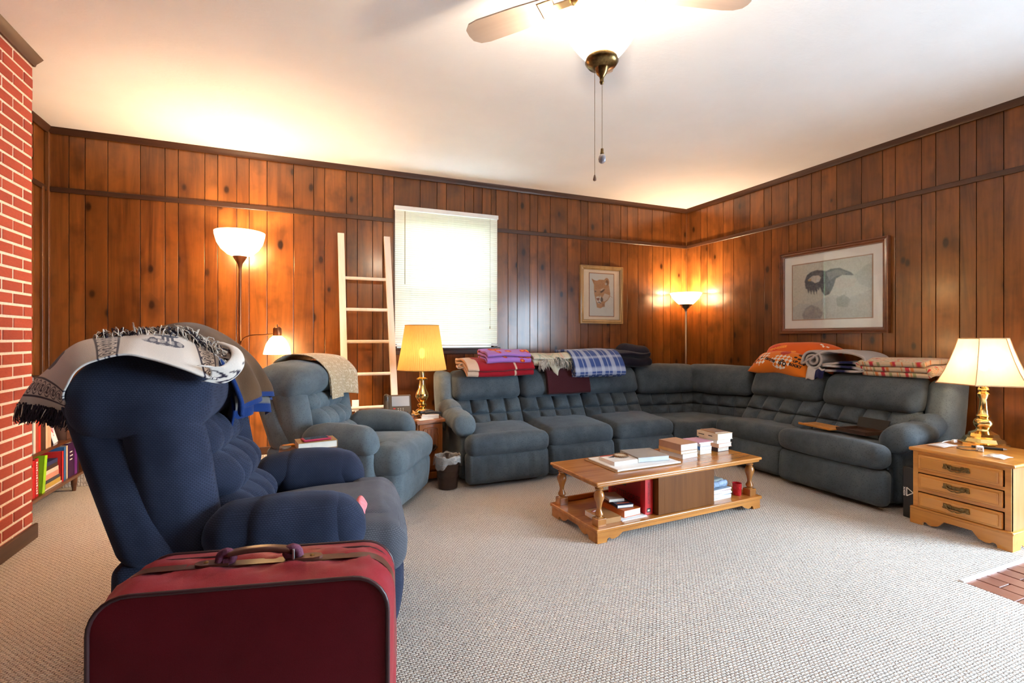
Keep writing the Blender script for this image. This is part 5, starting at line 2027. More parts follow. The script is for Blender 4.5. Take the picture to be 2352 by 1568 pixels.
def folded(name, part, root, w_, d_, h_, layers, colfn, seed, side=False, y0=None, rb=.15, nu=140, nv=70, gap=.72, wav=.008, mat='fleece', sag=0.0):
    """folded cloth, local x along the sofa, y depth (front negative), z up. side=True shows the fold ends to the front"""
    pa = serp(w_ if side else d_, h_, layers, nu)
    P = np.zeros((nu, nv, 3))
    ext = np.linspace(-.5, .5, nv) * (d_ if side else w_)
    for j in range(nv):
        if side:
            P[:, j] = np.stack([pa[:, 0], np.full(nu, ext[j]), pa[:, 1]], -1)
        else:
            P[:, j] = np.stack([np.full(nu, ext[j]), -pa[:, 0], pa[:, 1]], -1)
    Q = P.reshape(-1, 3)
    L0 = Q.copy()
    Q[:, 0] += wav * wob(L0, 9, seed)
    Q[:, 1] += wav * wob(L0, 10, seed + 1)
    Q[:, 2] += wav * (.6 + Q[:, 2] / h_) * wob(L0 * np.array([1, 1, .3]), 11, seed + 2) - sag * (L0[:, 0] / (w_ / 2)) ** 2
    P = Q.reshape(nu, nv, 3)
    if y0 is not None:
        P = drape(P, y0, rb)
    U, W_ = np.meshgrid(np.linspace(0, 1, nu), np.linspace(0, 1, nv), indexing='ij')
    C = colfn(U, W_)
    return sheet(part, P, M[mat], root, h_ / layers * gap, C), P


def flat(c_):
    c_ = np.array(c_)
    return lambda U, W_: np.ones(U.shape + (3,)) * c_


TOPZ = .952
red, creamc = np.array([.36, .008, .018]), np.array([.72, .50, .36])
rb_ = thing('folded_blanket', 'bright red blanket with cream edge folded on the sofa back near the table lamp', 'blanket', (1.80, 4.72, TOPZ + .012), 0, 'blankets on the sofa back')


def red_c(U, W_):
    C = np.ones(U.shape + (3,)) * red
    C[W_ < .16] = creamc
    C[(W_ > .70) & (W_ < .725)] = creamc
    return C


folded('folded_blanket', 'folds', rb_, .70, .38, .105, 3, red_c, 5, False, -.05, .13, 120, 110, .72, .013)
MB().tube(bez([(-.33, -.10, .03), (-.40, -.11, .015), (-.415, -.09, .03), (-.37, -.07, .06), (-.34, -.06, .05)], 24), .006, 6).build('drawstring', M['creamyarn'], rb_)

pb = thing('folded_blanket', 'lilac fleece blanket with orange-red fruit shapes lying on the red blanket', 'blanket', (1.90, 4.70, TOPZ + .10), R(-3), 'blankets on the sofa back')


def lilac(U, W_):
    C = np.ones(U.shape + (3,)) * np.array([.44, .20, .62])
    rg = np.random.default_rng(5)
    for i in range(46):
        cu, cw = rg.uniform(0, 1), rg.uniform(0, 1)
        ru, rw = rg.uniform(.022, .036), rg.uniform(.05, .085)
        th_ = rg.uniform(-.6, .6)
        e_ = ((U - cu) / ru + th_ * (W_ - cw) / rw) ** 2 + ((W_ - cw) / rw) ** 2
        C[e_ < 1] = (.62, .035, .02)
        C[e_ < .25] = (.85, .28, .03)
    return C


folded('folded_blanket', 'folds', pb, .47, .30, .10, 3, lilac, 9, False, -.03, .20, 150, 90, .7, .015)

mr = thing('folded_blanket', 'dark maroon blanket hanging down the middle sofa headrest', 'blanket', (2.56, 4.74, TOPZ + .012), 0, 'blankets on the sofa back')


def maroon(U, W_):
    C = np.ones(U.shape + (3,)) * np.array([.055, .010, .014])
    C += .02 * (np.sin(W_ * 160) * np.sin(U * 300))[..., None] * np.array([1, .3, .3])
    return np.clip(C, 0, 1)


folded('folded_blanket', 'folds', mr, .50, .80, .05, 2, maroon, 12, False, -.06, .125, 120, 60, .7, .006)

cf = thing('fringed_throw', 'cream and green fringed throw folded on top of the maroon blanket', 'blanket', (2.40, 4.71, TOPZ + .065), R(4), 'blankets on the sofa back')


def sage(U, W_):
    C = np.ones(U.shape + (3,)) * np.array([.66, .60, .46])
    a = np.sin(U * 40 + 4 * np.sin(W_ * 9)) + np.sin(W_ * 26 + 3 * np.sin(U * 21))
    C[np.abs(a) < .25] = (.36, .42, .32)
    C[(a > 1.1)] = (.62, .42, .32)
    return C


so, P = folded('fringed_throw', 'folds', cf, .50, .30, .10, 3, sage, 15, False, -.04, .16, 130, 70, .7, .012)
ed = [np.array([x, -.165 - .02 * math.sin(x * 20), .035 + .02 * math.cos(x * 14)]) for x in np.linspace(-.20, .25, 60)]
fringe('cream_fringe', ed, [(.1, -.5, -.8)] * 60, M['creamyarn'], cf, .075, 5, .0026, 8, 1.2, .4)
M['greenyarn'] = m_plain('sage_fringe', (.12, .17, .15), .9, 0, .4, 80)
fringe('green_fringe', ed[25:], [(.25, -.5, -.7)] * 35, M['greenyarn'], cf, .075, 3, .0026, 9, 1.2, .4)
# corner hanging down
Pc = np.zeros((16, 16, 3))
for i in range(16):
    for j in range(16):
        a, b = i / 15, j / 15
        Pc[i, j] = (-.10 + .24 * a * (1 - .8 * b) + .11 * b, -.165 - .012 * b - .015 * math.sin(a * 5), .03 - .17 * b)
sheet('hanging_corner', Pc, M['cloth'], cf, .006, np.ones((16, 16, 3)) * np.array([.62, .56, .42]))

pl = thing('folded_blanket', 'blue and white plaid blanket folded on the sofa back beside the maroon one', 'blanket', (2.92, 4.745, TOPZ + .03), R(-6), 'blankets on the sofa back')


def plaid(U, W_):
    C = np.ones(U.shape + (3,)) * np.array([.045, .085, .26])
    for k_, (p, w_) in enumerate(((.10, .06), (.34, .015), (.55, .07), (.80, .015))):
        m_ = np.abs(np.mod(U * 8.0, 1) - p) < w_
        C[m_] = C[m_] * .45 + np.array([.55, .58, .68]) * .55
        m_ = np.abs(np.mod(W_ * 2.0, 1) - p) < w_ * 1.2
        C[m_] = C[m_] * .45 + np.array([.55, .58, .68]) * .55
    return C


folded('folded_blanket', 'folds', pl, .58, .52, .17, 4, plaid, 18, False, -.06, .15, 190, 120, .74, .012)

bk = thing('folded_blanket', 'bulky black blanket heaped on the sofa back below the puma picture', 'blanket', (3.38, 4.78, TOPZ + .015), R(3), 'blankets on the sofa back')


def blackc(U, W_):
    return np.ones(U.shape + (3,)) * np.array([.010, .007, .016])


folded('folded_blanket', 'folds', bk, .64, .34, .17, 3, blackc, 22, False, -.06, .2, 120, 80, .80, .018)
cushion('rolled_end', (.36, .24, .15), m_plain('black_fleece', (.011, .008, .017), .95, 0, .3, 60, .5, 160), bk, (.17, -.02, .145), (0, R(8), R(-6)), .07, (16, 10, 5), (.02, .02, .02), None, .012, 9, None, 61)

# on the loveseat back: local x along the loveseat towards the camera side, y towards the wall
RZ = R(-90)
M['roll'] = M['fleece']
gr = thing('rolled_blanket', 'thick light grey fleece blanket with navy patches rolled up beside the orange pillows', 'blanket', (4.67, 3.01, .962), RZ, 'blankets on the loveseat back')
nu, nv = 240, 50
th_ = np.linspace(0, 1, nu)
pts = []
for a in np.linspace(0, 4.4 * math.pi, 60):
    r_ = .018 + .0058 * a
    pts.append((-.185 + r_ * math.cos(a + 2.2), .100 + r_ * math.sin(a + 2.2)))
pts += [(-.09, .185), (.02, .188), (.12, .178), (.21, .150), (.245, .115), (.21, .085), (.10, .095), (.0, .080), (-.10, .060), (.05, .050), (.17, .045), (.225, .025), (.15, .012), (-.02, .010), (-.2, .012)]
pa = bez(pts, nu)
P = np.zeros((nu, nv, 3))
for j in range(nv):
    P[:, j] = np.stack([pa[:, 0] * 1.12, np.full(nu, -.17 + .34 * j / (nv - 1)), pa[:, 1]], -1)
Q = P.reshape(-1, 3)
L0 = Q.copy()
Q[:, 1] += .02 * wob(L0 * np.array([1, 0, 1]), 11, 3)
Q[:, 2] += .006 * wob(L0, 12, 4)
P = Q.reshape(nu, nv, 3)
C = np.ones((nu, nv, 3)) * np.array([.52, .48, .47])
U, W_ = np.meshgrid(np.linspace(0, 1, nu), np.linspace(0, 1, nv), indexing='ij')
C[(P[..., 0] > .03) & (P[..., 0] < .16) & (P[..., 2] < .14) & (P[..., 2] > .03)] = (.012, .015, .075)
C[(P[..., 0] > .0) & (P[..., 0] < .11) & (P[..., 2] < .05)] = (.012, .015, .075)
sheet('roll', P, M['fleece'], gr, .021, C)
Pc = np.zeros((30, 20, 3))
for i in range(30):
    for j in range(20):
        a, b = i / 29, j / 19
        Pc[i, j] = (-.25 + .17 * a, -.17 - .03 * math.sin(b * 1.6) - .01 * math.sin(a * 9), .03 - .12 * b * (1 - .3 * a) + .01 * math.sin(a * 12))
C = np.ones((30, 20, 3)) * np.array([.60, .55, .52])
C[14:, 4:] = (.012, .015, .075)
sheet('hanging_flap', Pc, M['fleece'], gr, .012, C)

fl = thing('folded_blanket', 'cream quilt with orange floral print folded on the loveseat back above the arm', 'blanket', (4.68, 2.53, .968), RZ, 'blankets on the loveseat back')


def floral(U, W_):
    C = np.ones(U.shape + (3,)) * np.array([.74, .56, .38])
    a = np.sin(U * 110 + 5 * np.sin(W_ * 13)) + np.sin(W_ * 45 + 4 * np.sin(U * 50))
    C[np.abs(a - .9) < .28] = (.72, .22, .06)
    C[np.abs(a + .8) < .16] = (.33, .34, .16)
    b = np.sin(U * 70 + 2) + np.sin(W_ * 33 + 1)
    C[b > 1.72] = (.60, .04, .06)
    return C


folded('folded_blanket', 'folds', fl, .54, .30, .14, 3, floral, 31, True, -.05, .25, 260, 60, .80, .010, 'cloth')


# ------ orange team pillows
def pillow_surface(hw_, hh_, th_, seed, arc=0.0):
    def S(p, side=1, lift=0.0):
        u, v = np.clip(p[:, 0] / hw_, -1, 1), np.clip(p[:, 1] / hh_, -1, 1)
        f = ((1 - np.abs(u) ** 2.6) * (1 - np.abs(v) ** 2.6)) ** .62
        pin = 1 - .06 * (1 - np.abs(u)) * np.abs(v) ** 3
        pin2 = 1 - .06 * (1 - np.abs(v)) * np.abs(u) ** 3
        w_ = .008 * wob(np.stack([p[:, 0], p[:, 1], p[:, 0] * 0], -1), 10, seed) * f
        return np.stack([u * hw_ * pin2, -side * (th_ / 2 * f + w_ + lift), v * hh_ * pin * (1 - arc * u ** 2 * (v > 0)) + .012 * np.sin(u * 4 + seed) * np.abs(v)], -1)
    return S


def pillow(name, label, loc, rot, hw_, hh_, th_, colfn, seed, marks, group):
    root = thing(name, label, 'pillow', loc, 0, group)
    root.rotation_euler = rot
    S = pillow_surface(hw_, hh_, th_, seed, .45 if seed == 5 else .15)
    nu, nv = 210, 150
    U, W_ = np.meshgrid(np.linspace(-1, 1, nu), np.linspace(-1, 1, nv), indexing='ij')
    pp = np.stack([(U * hw_).ravel(), (W_ * hh_).ravel()], -1)
    A, B = S(pp, 1), S(pp, -1)
    I = np.arange(nu * nv).reshape(nu, nv)
    q = np.stack([I[:-1, :-1], I[1:, :-1], I[1:, 1:], I[:-1, 1:]], -1).reshape(-1, 4)
    F = [tuple(int(i) for i in f) for f in q] + [tuple(int(i) + nu * nv for i in f[::-1]) for f in q]
    o = mobj('cover', np.vstack([A, B]), F, M['cloth'], root)
    C = colfn(U, W_).reshape(-1, 3)
    put_colors(o, np.vstack([C, C]))
    for (s_, x, z_, size, mat, ang) in marks:
        c_, si = math.cos(R(ang)), math.sin(R(ang))

        def fn(p, x=x, z_=z_, c_=c_, si=si):
            return S(np.stack([x + p[:, 0] * c_ - p[:, 1] * si, z_ + p[:, 0] * si + p[:, 1] * c_], -1), 1, .003)
        lettering('lettering', s_, size, mat, root, fn, .002)
    return root, S


orange = np.array([.80, .155, .012])
M['mwhite'] = m_plain('white_print', (.85, .80, .74), .9)
M['mblack'] = m_plain('black_print', (.012, .010, .010), .9)
M['myellow'] = m_plain('pale_orange_print', (.88, .36, .06), .9)


def back_c(U, W_):
    C = np.ones(U.shape + (3,)) * np.array([.80, .13, .012])
    C[((U + .62) / .22) ** 2 + ((W_ - .25) / .34) ** 2 < 1] = (.72, .055, .012)
    return C


pillow('team_pillow', 'plain orange pillow with faint lettering leaning on the wall behind the checkered one', (4.745, 3.53, 1.075), (R(-36), 0, RZ), .42, .185, .27, back_c, 5,
       [('TENNESSEE', -.20, .03, .045, M['myellow'], 10), ('T', .27, .05, .16, M['mwhite'], -12), ('T', .02, -.05, .09, M['myellow'], 0)], 'orange pillows')


def check_c(U, W_):
    C = np.ones(U.shape + (3,)) * np.array([.80, .20, .012])
    ch = (np.mod(np.floor(U * 8 + W_ * 3.6) + np.floor(U * 8 - W_ * 3.6), 2) == 0)
    C[ch & (((U - .15) / .34) ** 2 + ((W_ + .35) / .55) ** 2 < 1)] = (.85, .80, .74)
    C[ch & (((U + .55) / .22) ** 2 + ((W_ + .15) / .6) ** 2 < 1)] = (.85, .80, .74)
    C[((U - .10) / .16) ** 2 + ((W_ - .42) / .27) ** 2 < 1] = (.50, .028, .012)
    for q_ in range(4):
        C[((U + .90 - q_ * .10) / .045) ** 2 + ((W_ + .62 - q_ * .16) / .09) ** 2 < 1] = (.03, .012, .008)
        C[((U - .52 - q_ * .12) / .05) ** 2 + ((W_ - .08 + q_ * .07) / .08) ** 2 < 1] = (.03, .012, .008)
    e_ = ((U - .72) / .2) ** 2 + ((W_ - .45) / .2) ** 2
    C[e_ < 1] = (.10, .02, .012)
    C[(np.abs(((U - .10) / .16)) < .05) & (((W_ - .42) / .27) ** 2 < 1)] = (.25, .012, .01)
    return C


pillow('team_pillow', 'orange pillow with white checkers, a basketball and black lettering lying in front', (4.595, 3.60, 1.005), (R(-50), R(2), RZ), .34, .150, .22, check_c, 8,
       [('tenne', -.075, -.055, .062, M['mblack'], -18), ('go', .09, -.075, .085, M['mblack'], -32), ('UP ON', .235, -.040, .036, M['mblack'], 0),
        ('ROCKY', .215, -.080, .037, M['mblack'], 0)], 'orange pillows')

# ------ pink sock on the recliner seat
sk = edge_sheet([(.205, 2.23, .50), (.225, 2.235, .53), (.245, 2.24, .505), (.262, 2.245, .475)], [(.215, 2.33, .52), (.235, 2.335, .555), (.255, 2.34, .53), (.275, 2.345, .48)], 24, 18, .01, 3, .006)
tag(sheet('pink_sock', sk, m_plain('pink_cotton', (.80, .22, .24), .95, 0, .2, 60, .4), None, .012), 'small pink sock tucked beside the near arm of the navy recliner', 'sock')

# ================================================================== books and small things
_bm = {}


def bmat(c_, rough=.5):
    key = tuple(round(v, 3) for v in c_)
    if key not in _bm:
        _bm[key] = m_plain('book_cover_%d' % len(_bm), c_, rough, 0, .06, 30)
    return _bm[key]


def book(label, loc, rz, size, cover, name='book', group=None, spine='-y', hard=True, tilt=None, page=None, flap=True, cat='book'):
    """lying book: size = (along x, along y, thickness); the spine is on the given side"""
    w_, d_, h_ = size
    r = thing(name, label, cat, loc, rz, group)
    if tilt:
        r.rotation_euler = tilt
    t_ = .0025 if hard else .0008
    e_ = .003 if hard else .0
    mb = MB()
    mb.box(-w_ / 2, w_ / 2, -d_ / 2, d_ / 2, 0, t_)
    mb.box(-w_ / 2, w_ / 2, -d_ / 2, d_ / 2, h_ - t_, h_)
    px0, px1, py0, py1 = -w_ / 2 + e_, w_ / 2 - e_, -d_ / 2 + e_, d_ / 2 - e_
    if spine == '-y':
        mb.box(-w_ / 2, w_ / 2, -d_ / 2, -d_ / 2 + t_, t_, h_ - t_)
        py0 = -d_ / 2 + t_
    elif spine == '+y':
        mb.box(-w_ / 2, w_ / 2, d_ / 2 - t_, d_ / 2, t_, h_ - t_)
        py1 = d_ / 2 - t_
    elif spine == '-x':
        mb.box(-w_ / 2, -w_ / 2 + t_, -d_ / 2, d_ / 2, t_, h_ - t_)
        px0 = -w_ / 2 + t_
    else:
        mb.box(w_ / 2 - t_, w_ / 2, -d_ / 2, d_ / 2, t_, h_ - t_)
        px1 = w_ / 2 - t_
    mb.build('cover', bmat(cover), r, False)
    MB().box(px0, px1, py0, py1, t_, h_ - t_).build('pages', page or M['paper'], r, False)
    return r


def on_table(lx, ly):
    c_, s_ = math.cos(R(3)), math.sin(R(3))
    return (CT[0] + lx * c_ - ly * s_, CT[1] + lx * s_ + ly * c_)


def tloc(lx, ly, z_):
    a = on_table(lx, ly)
    return (a[0], a[1], z_)


TT = .3825
# ------ on the coffee table
pad = thing('sketch_pad', 'large white sketch pad with brown backing at the left end of the coffee table', 'pad', tloc(-.215, .035, TT), R(3 - 1))
MB().box(-.285, .285, -.185, .190, 0, .004, .001).build('backing', m_plain('brown_card', (.30, .15, .06), .8), pad)
MB().box(-.255, .285, -.185, .185, .004, .012, .001).build('sheets', M['wpaper'], pad)
MB().tube([(-.27, -.185, .007), (-.24, -.185, .010), (.28, -.186, .010)], .006, 8).build('rolled_edge', M['wpaper'], pad)
b1_ = book('white paperback with red band under the round ring on the sketch pad', tloc(-.315, .045, TT + .0125), R(2), (.235, .185, .026), (.78, .74, .70), spine='-x', hard=False)
MB().box(-.115, .115, .075, .092, .0258, .0266).box(.10, .117, -.09, .09, .0258, .0266).build('red_band', bmat((.45, .02, .025)), b1_, False)
MB().prism([(-.08, .03), (-.02, .06), (.01, .055), (-.04, .02)], .0258, .0268, 'z').build('cover_print', bmat((.06, .07, .12)), b1_, False)
ring_ = thing('round_coaster', 'round brown rope-edged coaster lying on the white paperback', 'coaster', tloc(-.285, .075, TT + .0395), 0)
MB().lathe([(.0, .0), (.045, .0), (.045, .006), (.0, .006)], 28).build('disc', m_plain('coaster_cream', (.62, .50, .36), .6), ring_)
MB().tube([(.05 * math.cos(a), .05 * math.sin(a), .006 + .0012 * math.sin(a * 22)) for a in np.linspace(0, 2 * math.pi, 89)], .006, 6, False).build('rim', m_plain('rope_brown', (.18, .085, .035), .6, 0, .4, 90), ring_)
book('plain grey hardback book on the sketch pad', tloc(-.085, .055, TT + .0125), R(-6), (.255, .255, .036), (.30, .285, .265), spine='-x', page=m_plain('silver_pages', (.52, .56, .60), .5))

zz = TT
for lab, sz, cv, h_, off, rot_, pg in (
        ('pale grey paperback at the bottom of the stack nearest the sketch pad', (.165, .22), (.62, .60, .57), .034, (0, 0), 4, M['wpaper']),
        ('tan hardback in the middle of the stack nearest the sketch pad', (.175, .225), (.55, .33, .13), .022, (-.004, .004), 2, M['paper']),
        ('thick brown-topped hardback on top of the stack nearest the sketch pad', (.175, .225), (.36, .19, .12), .050, (-.004, .002), 1, M['paper'])):
    book(lab, tloc(.245 + off[0], .045 + off[1], zz), R(3 + rot_), (sz[0], sz[1], h_), cv, group='books on the coffee table', spine='-x', page=pg)
    zz += h_ + .0005
zz = TT
for lab, sz, cv, h_ in (
        ('cream paperback at the bottom of the small middle stack', (.115, .165), (.70, .60, .46), .032),
        ('blue-spined paperback in the small middle stack', (.118, .165), (.05, .16, .38), .026),
        ('white paperback in the small middle stack under the lilac one', (.105, .160), (.72, .70, .72), .024),
        ('thin lilac and pink booklet on the small middle stack', (.145, .175), (.50, .26, .40), .010)):
    book(lab, tloc(.455, .055, zz), R(3 - 2), (sz[0], sz[1], h_), cv, group='books on the coffee table', spine='-x', hard=False)
    zz += h_ + .0005
zz = TT
for lab, sz, cv, h_, rot_ in (
        ('dark-spined paperback at the bottom of the tallest book stack', (.125, .175), (.08, .045, .05), .034, 0),
        ('peach-covered paperback second in the tallest book stack', (.155, .20), (.72, .42, .28), .032, 3),
        ('white paperback in the middle of the tallest book stack', (.145, .195), (.76, .74, .72), .028, -3),
        ('thick cream hardback with title on its spine in the tallest book stack', (.165, .21), (.74, .62, .46), .048, 0)):
    b_ = book(lab, tloc(.650, .065, zz), R(3 + rot_), (sz[0], sz[1], h_), cv, group='books on the coffee table', spine='-x')
    if 'thick' in lab:
        for y0_, y1_ in ((.03, .09), (-.05, -.012)):
            MB().box(-.0836, -.0824, y0_, y1_, .021, .027).build('spine_title', M['ink'], b_, False)
    zz += h_ + .0005
tb = thing('tablet', 'dark tablet with tan edge lying on top of the tallest book stack', 'tablet', tloc(.64, .06, zz), R(-4))
MB().box(-.065, .065, -.085, .085, 0, .009, .003).build('case', m_plain('tan_case', (.42, .25, .14), .5), tb)
MB().box(-.058, .058, -.078, .078, .009, .0105, .0005).build('screen', m_plain('dim_screen', (.30, .19, .14), .25), tb)

# ------ on the lower shelf
SZ = .0925
b_ = book('brown paperback with pictured cover lying at the front left of the table shelf', tloc(-.600, -.135, SZ), R(2), (.15, .19, .034), (.42, .20, .065), spine='-y', hard=False, page=M['wpaper'])
MB().prism([(-.06, .05), (-.02, .075), (.03, .06), (.0, .03), (-.05, .03)], .0335, .0346, 'z').build('cover_print', bmat((.45, .06, .03)), b_, False)
MB().prism([(-.05, .045), (-.02, .062), (.01, .05), (-.02, .035)], .0343, .0352, 'z').build('cover_print', M['wpaper'], b_, False)
pp_ = thing('paper_sheaf', 'loose white papers lying under the orange book on the table shelf', 'papers', tloc(-.425, -.10, SZ), R(4))
MB().box(-.10, .11, -.14, .13, 0, .006).build('sheets', M['wpaper'], pp_, False)
ob = book('thick orange hardback lying on the table shelf behind the front post', tloc(-.415, -.09, SZ + .0065), R(6), (.145, .23, .045), (.62, .12, .012), spine='-x')
db = book('small dark blue hardback with orange lettering on the thick orange book', tloc(-.42, -.085, SZ + .052), R(-8), (.12, .165, .022), (.03, .035, .07), spine='-x')
MB().box(-.045, .045, -.055, -.035, .0218, .0226).build('title_bar', bmat((.55, .10, .03)), db, False)
MB().box(-.045, .045, -.01, .01, .0218, .0226).box(-.04, .03, .02, .03, .0218, .0226).build('title_text', bmat((.62, .60, .62)), db, False)
book('cream paperback with small red spot on top of the dark blue book', tloc(-.435, -.02, SZ + .0745), R(-10), (.11, .15, .018), (.66, .52, .40), spine='-x', hard=False)
# red game box standing against the cabinet
gb = thing('board_game_box', 'red board game box standing on edge against the cabinet under the coffee table', 'game box', tloc(-.283, -.02, SZ), R(3))
M['gred'] = m_plain('game_red', (.52, .012, .016), .35, 0, .06)
M['gblack'] = m_plain('game_black', (.035, .012, .010), .4)
M['gcream'] = m_plain('game_cream', (.72, .58, .42), .5)
MB().box(-.034, .034, -.20, .20, 0, .252, .003).build('box', M['gred'], gb)
MB().box(-.0352, -.0338, -.155, .17, .05, .235).build('face_panel', m_plain('game_deep_red', (.36, .010, .012), .35), gb, False)


def on_face(p, y_, z_):
    return np.stack([np.full(len(p), -.0365), -(p[:, 0]) + y_, p[:, 1] + z_], -1)


lettering('title', 'SCATTERGORIES', .046, M['gblack'], gb, lambda p: on_face(p * np.array([.88, 1.25]), .0, .085))
MB().box(-.0372, -.0362, -.005, .085, .145, .235, .0004).build('emblem', M['gblack'], gb)
prof_ = [(.062, .150), (.030, .150), (.030, .160), (.016, .166), (.018, .176), (.008, .184), (.016, .196), (.012, .208), (.022, .226), (.062, .228)]
MB().prism([(y_ + .01, z_) for y_, z_ in prof_], -.0382, -.0373, 'x').build('emblem_profile', M['gcream'], gb, False)
MB().lathe([(.0, 0), (.010, 0), (.010, .0008), (.0, .0008)], 14).xf(Matrix.Translation((-.0383, .052, .205)) @ Matrix.Rotation(R(-90), 4, 'Y')).build('emblem_eye', M['gred'], gb)
lettering('spine_title', 'SCATTERGORIES', .026, M['gblack'], gb, lambda p: np.stack([-p[:, 1] * .9 - .002, np.full(len(p), -.2008), p[:, 0] * .75 + .145], -1))
MB().box(-.018, .012, -.2012, -.1998, .018, .044).build('maker_mark', M['ink'], gb, False)
MB().box(-.013, .005, -.2018, -.2010, .024, .036).build('maker_mark_light', M['gcream'], gb, False)

zz = SZ
for i, (lab, cv, rot_) in enumerate((
        ('white magazine at the bottom of the magazine pile under the table', (.70, .70, .72), 2),
        ('pale blue magazine second in the pile under the table', (.42, .50, .62), -3),
        ('grey-white magazine third in the pile under the table', (.62, .62, .64), 4),
        ('red-edged magazine fourth in the pile under the table', (.50, .16, .14), -1),
        ('glossy blue-grey magazine on top of the pile under the table', (.40, .45, .52), 3))):
    h_ = .0135 + .003 * (i % 2)
    book(lab, tloc(.405 + .004 * (i % 3), -.075, zz), R(3 + rot_), (.205, .275, h_), cv, name='magazine', group='magazines under the coffee table', spine='-x', hard=False, page=M['wpaper'], cat='magazine')
    zz += h_ + .0008
pk = thing('plastic_packet', 'pale green packet in crinkled clear plastic on top of the magazines', 'packet', tloc(.395, -.055, zz), R(8))
cushion('packet_body', (.18, .25, .055), m_plain('packet_green', (.34, .38, .36), .5, 0, .1), pk, (0, 0, .028), (0, 0, 0), .022, (8, 10, 3), (0, 0, .006), None, .004, 18, None, 7)
cushion('packet_wrap', (.20, .06, .045), m_plain('packet_blue_wrap', (.30, .40, .55), .2, 0, .3, 40), pk, (0, -.115, .026), (0, 0, 0), .02, (10, 3, 3), (0, 0, 0), None, .007, 30, None, 9)
rbn = thing('ribbon_bundle', 'dark purple and blue ribbon bundle lying on the plastic packet under the table', 'ribbon', tloc(.44, .0, zz + .058), R(20))
mb = MB()
for q in range(7):
    a = RNG.uniform(0, 6.28)
    c_ = np.array([math.cos(a), math.sin(a), 0])
    mb.tube(bez([c_ * .0, c_ * .03 + np.array([.01, .01, .02]), c_ * .055 + np.array([0, .02, .028]), c_ * .075 + np.array([.02, 0, .008])], 12), .0075, 6)
mb.build('loops', m_plain('ribbon_purple', (.05, .03, .075), .4), rbn)
MB().tube(bez([(-.09, .02, .0), (-.07, .03, .03), (-.03, .02, .035), (.0, .0, .02)], 12), .010, 6).build('blue_strip', m_plain('ribbon_blue', (.03, .16, .60), .4), rbn)
cup = thing('plastic_cup', 'bright red ribbed plastic cup standing beside the magazines under the table', 'cup', tloc(.605, -.185, SZ), 0)
MB().lathe([(.0, .0), (.028, .0), (.029, .004), (.033, .088), (.0345, .09), (.0325, .0905), (.029, .088), (.026, .006), (.0, .006)], 28).build('body', m_plain('red_plastic', (.55, .012, .02), .3), cup)
mb = MB()
for z_ in (.02, .045, .07):
    mb.tube([((.0295 + z_ * .045) * math.cos(a), (.0295 + z_ * .045) * math.sin(a), z_) for a in np.linspace(0, 2 * math.pi, 33)], .0014, 5, False)
mb.build('ribs', bpy.data.materials['red_plastic'], cup)

# ------ on the end table
EZ = .5525
ph = thing('desk_phone', 'bronze desk phone with grey screen and handset on the end table', 'phone', (.800, 4.575, EZ), R(-6))
M['phone'] = m_plain('bronze_plastic', (.075, .052, .036), .35, .2, .1)
tilt_ = R(-22)
pm_ = Matrix.Rotation(tilt_, 4, 'X')
MB().box(-.115, .125, -.018, .018, 0, .205, .012).xf(pm_).build('body', M['phone'], ph)
V, F = soft(.026, .026, .100, .024, (2, 2, 8), 4)
V[:, 1] -= .022 + .012 * (np.abs(V[:, 2]) > .055)
V[:, 0] -= .100
V[:, 2] += .108
mb = MB()
mb.add(V, F)
mb.xf(pm_).build('handset', M['phone'], ph)
MB().box(-.052, .108, -.0205, -.0175, .092, .188, .002).xf(pm_).build('screen', m_plain('phone_screen', (.32, .34, .37), .2, 0, .03), ph)
mb = MB()
for r_ in range(4):
    for c_ in range(3):
        mb.box(.005 + c_ * .022 - .005, .005 + c_ * .022 + .005, -.0215, -.0175, .022 + r_ * .015, .029 + r_ * .015, .001)
keys = mb.xf(pm_).build('keypad', m_plain('key_grey', (.52, .46, .38), .4), ph)
MB().lathe([(.0, 0), (.011, 0), (.010, .004), (.0, .004)], 14).xf(pm_ @ Matrix.Translation((.086, -.018, .030)) @ Matrix.Rotation(R(90), 4, 'X')).build('dial_button', M['black'], ph)
MB().lathe([(.0, 0), (.009, 0), (.008, .004), (.0, .004)], 14).xf(pm_ @ Matrix.Translation((-.030, -.018, .034)) @ Matrix.Rotation(R(90), 4, 'X')).build('speaker_button', M['white'], ph)
MB().box(-.040, -.020, -.0208, -.0175, .066, .076, .001).xf(pm_).build('message_light', m_plain('red_key', (.6, .03, .03), .3), ph)
MB().box(-.08, .10, .0, .09, 0, .02, .006).build('foot', M['phone'], ph)

book('pale paperback lying at the front of the end table', (1.055, 4.40, EZ), R(-8), (.155, .115, .017), (.66, .55, .50), group='books on the end table', spine='-x', hard=False)
book('cream paperback on top of the other book on the end table', (1.063, 4.405, EZ + .0175), R(-12), (.150, .112, .017), (.72, .63, .55), group='books on the end table', spine='-x', hard=False)
rm = thing('remote_control', 'black remote control lying on the two books on the end table', 'remote', (1.085, 4.395, EZ + .0355), R(-14))
V, F = soft(.075, .021, .010, .008, (10, 3, 2), 3)
V[:, 2] += .011 + .004 * np.cos(V[:, 0] * 40)
mobj('body', V, F, M['black'], rm)
MB().box(-.05, .05, -.012, .012, .020, .0235, .002).build('buttons', m_plain('button_grey', (.10, .09, .085), .5), rm)
egl = thing('eyeglasses_case', 'black soft glasses case lying across the books behind the remote', 'case', (1.035, 4.45, EZ + .0355), R(8))
V, F = soft(.072, .024, .013, .012, (10, 4, 2), 3)
V[:, 2] += .014 + .004 * np.sin(V[:, 0] * 50)
mobj('pouch', V, F, M['black'], egl)
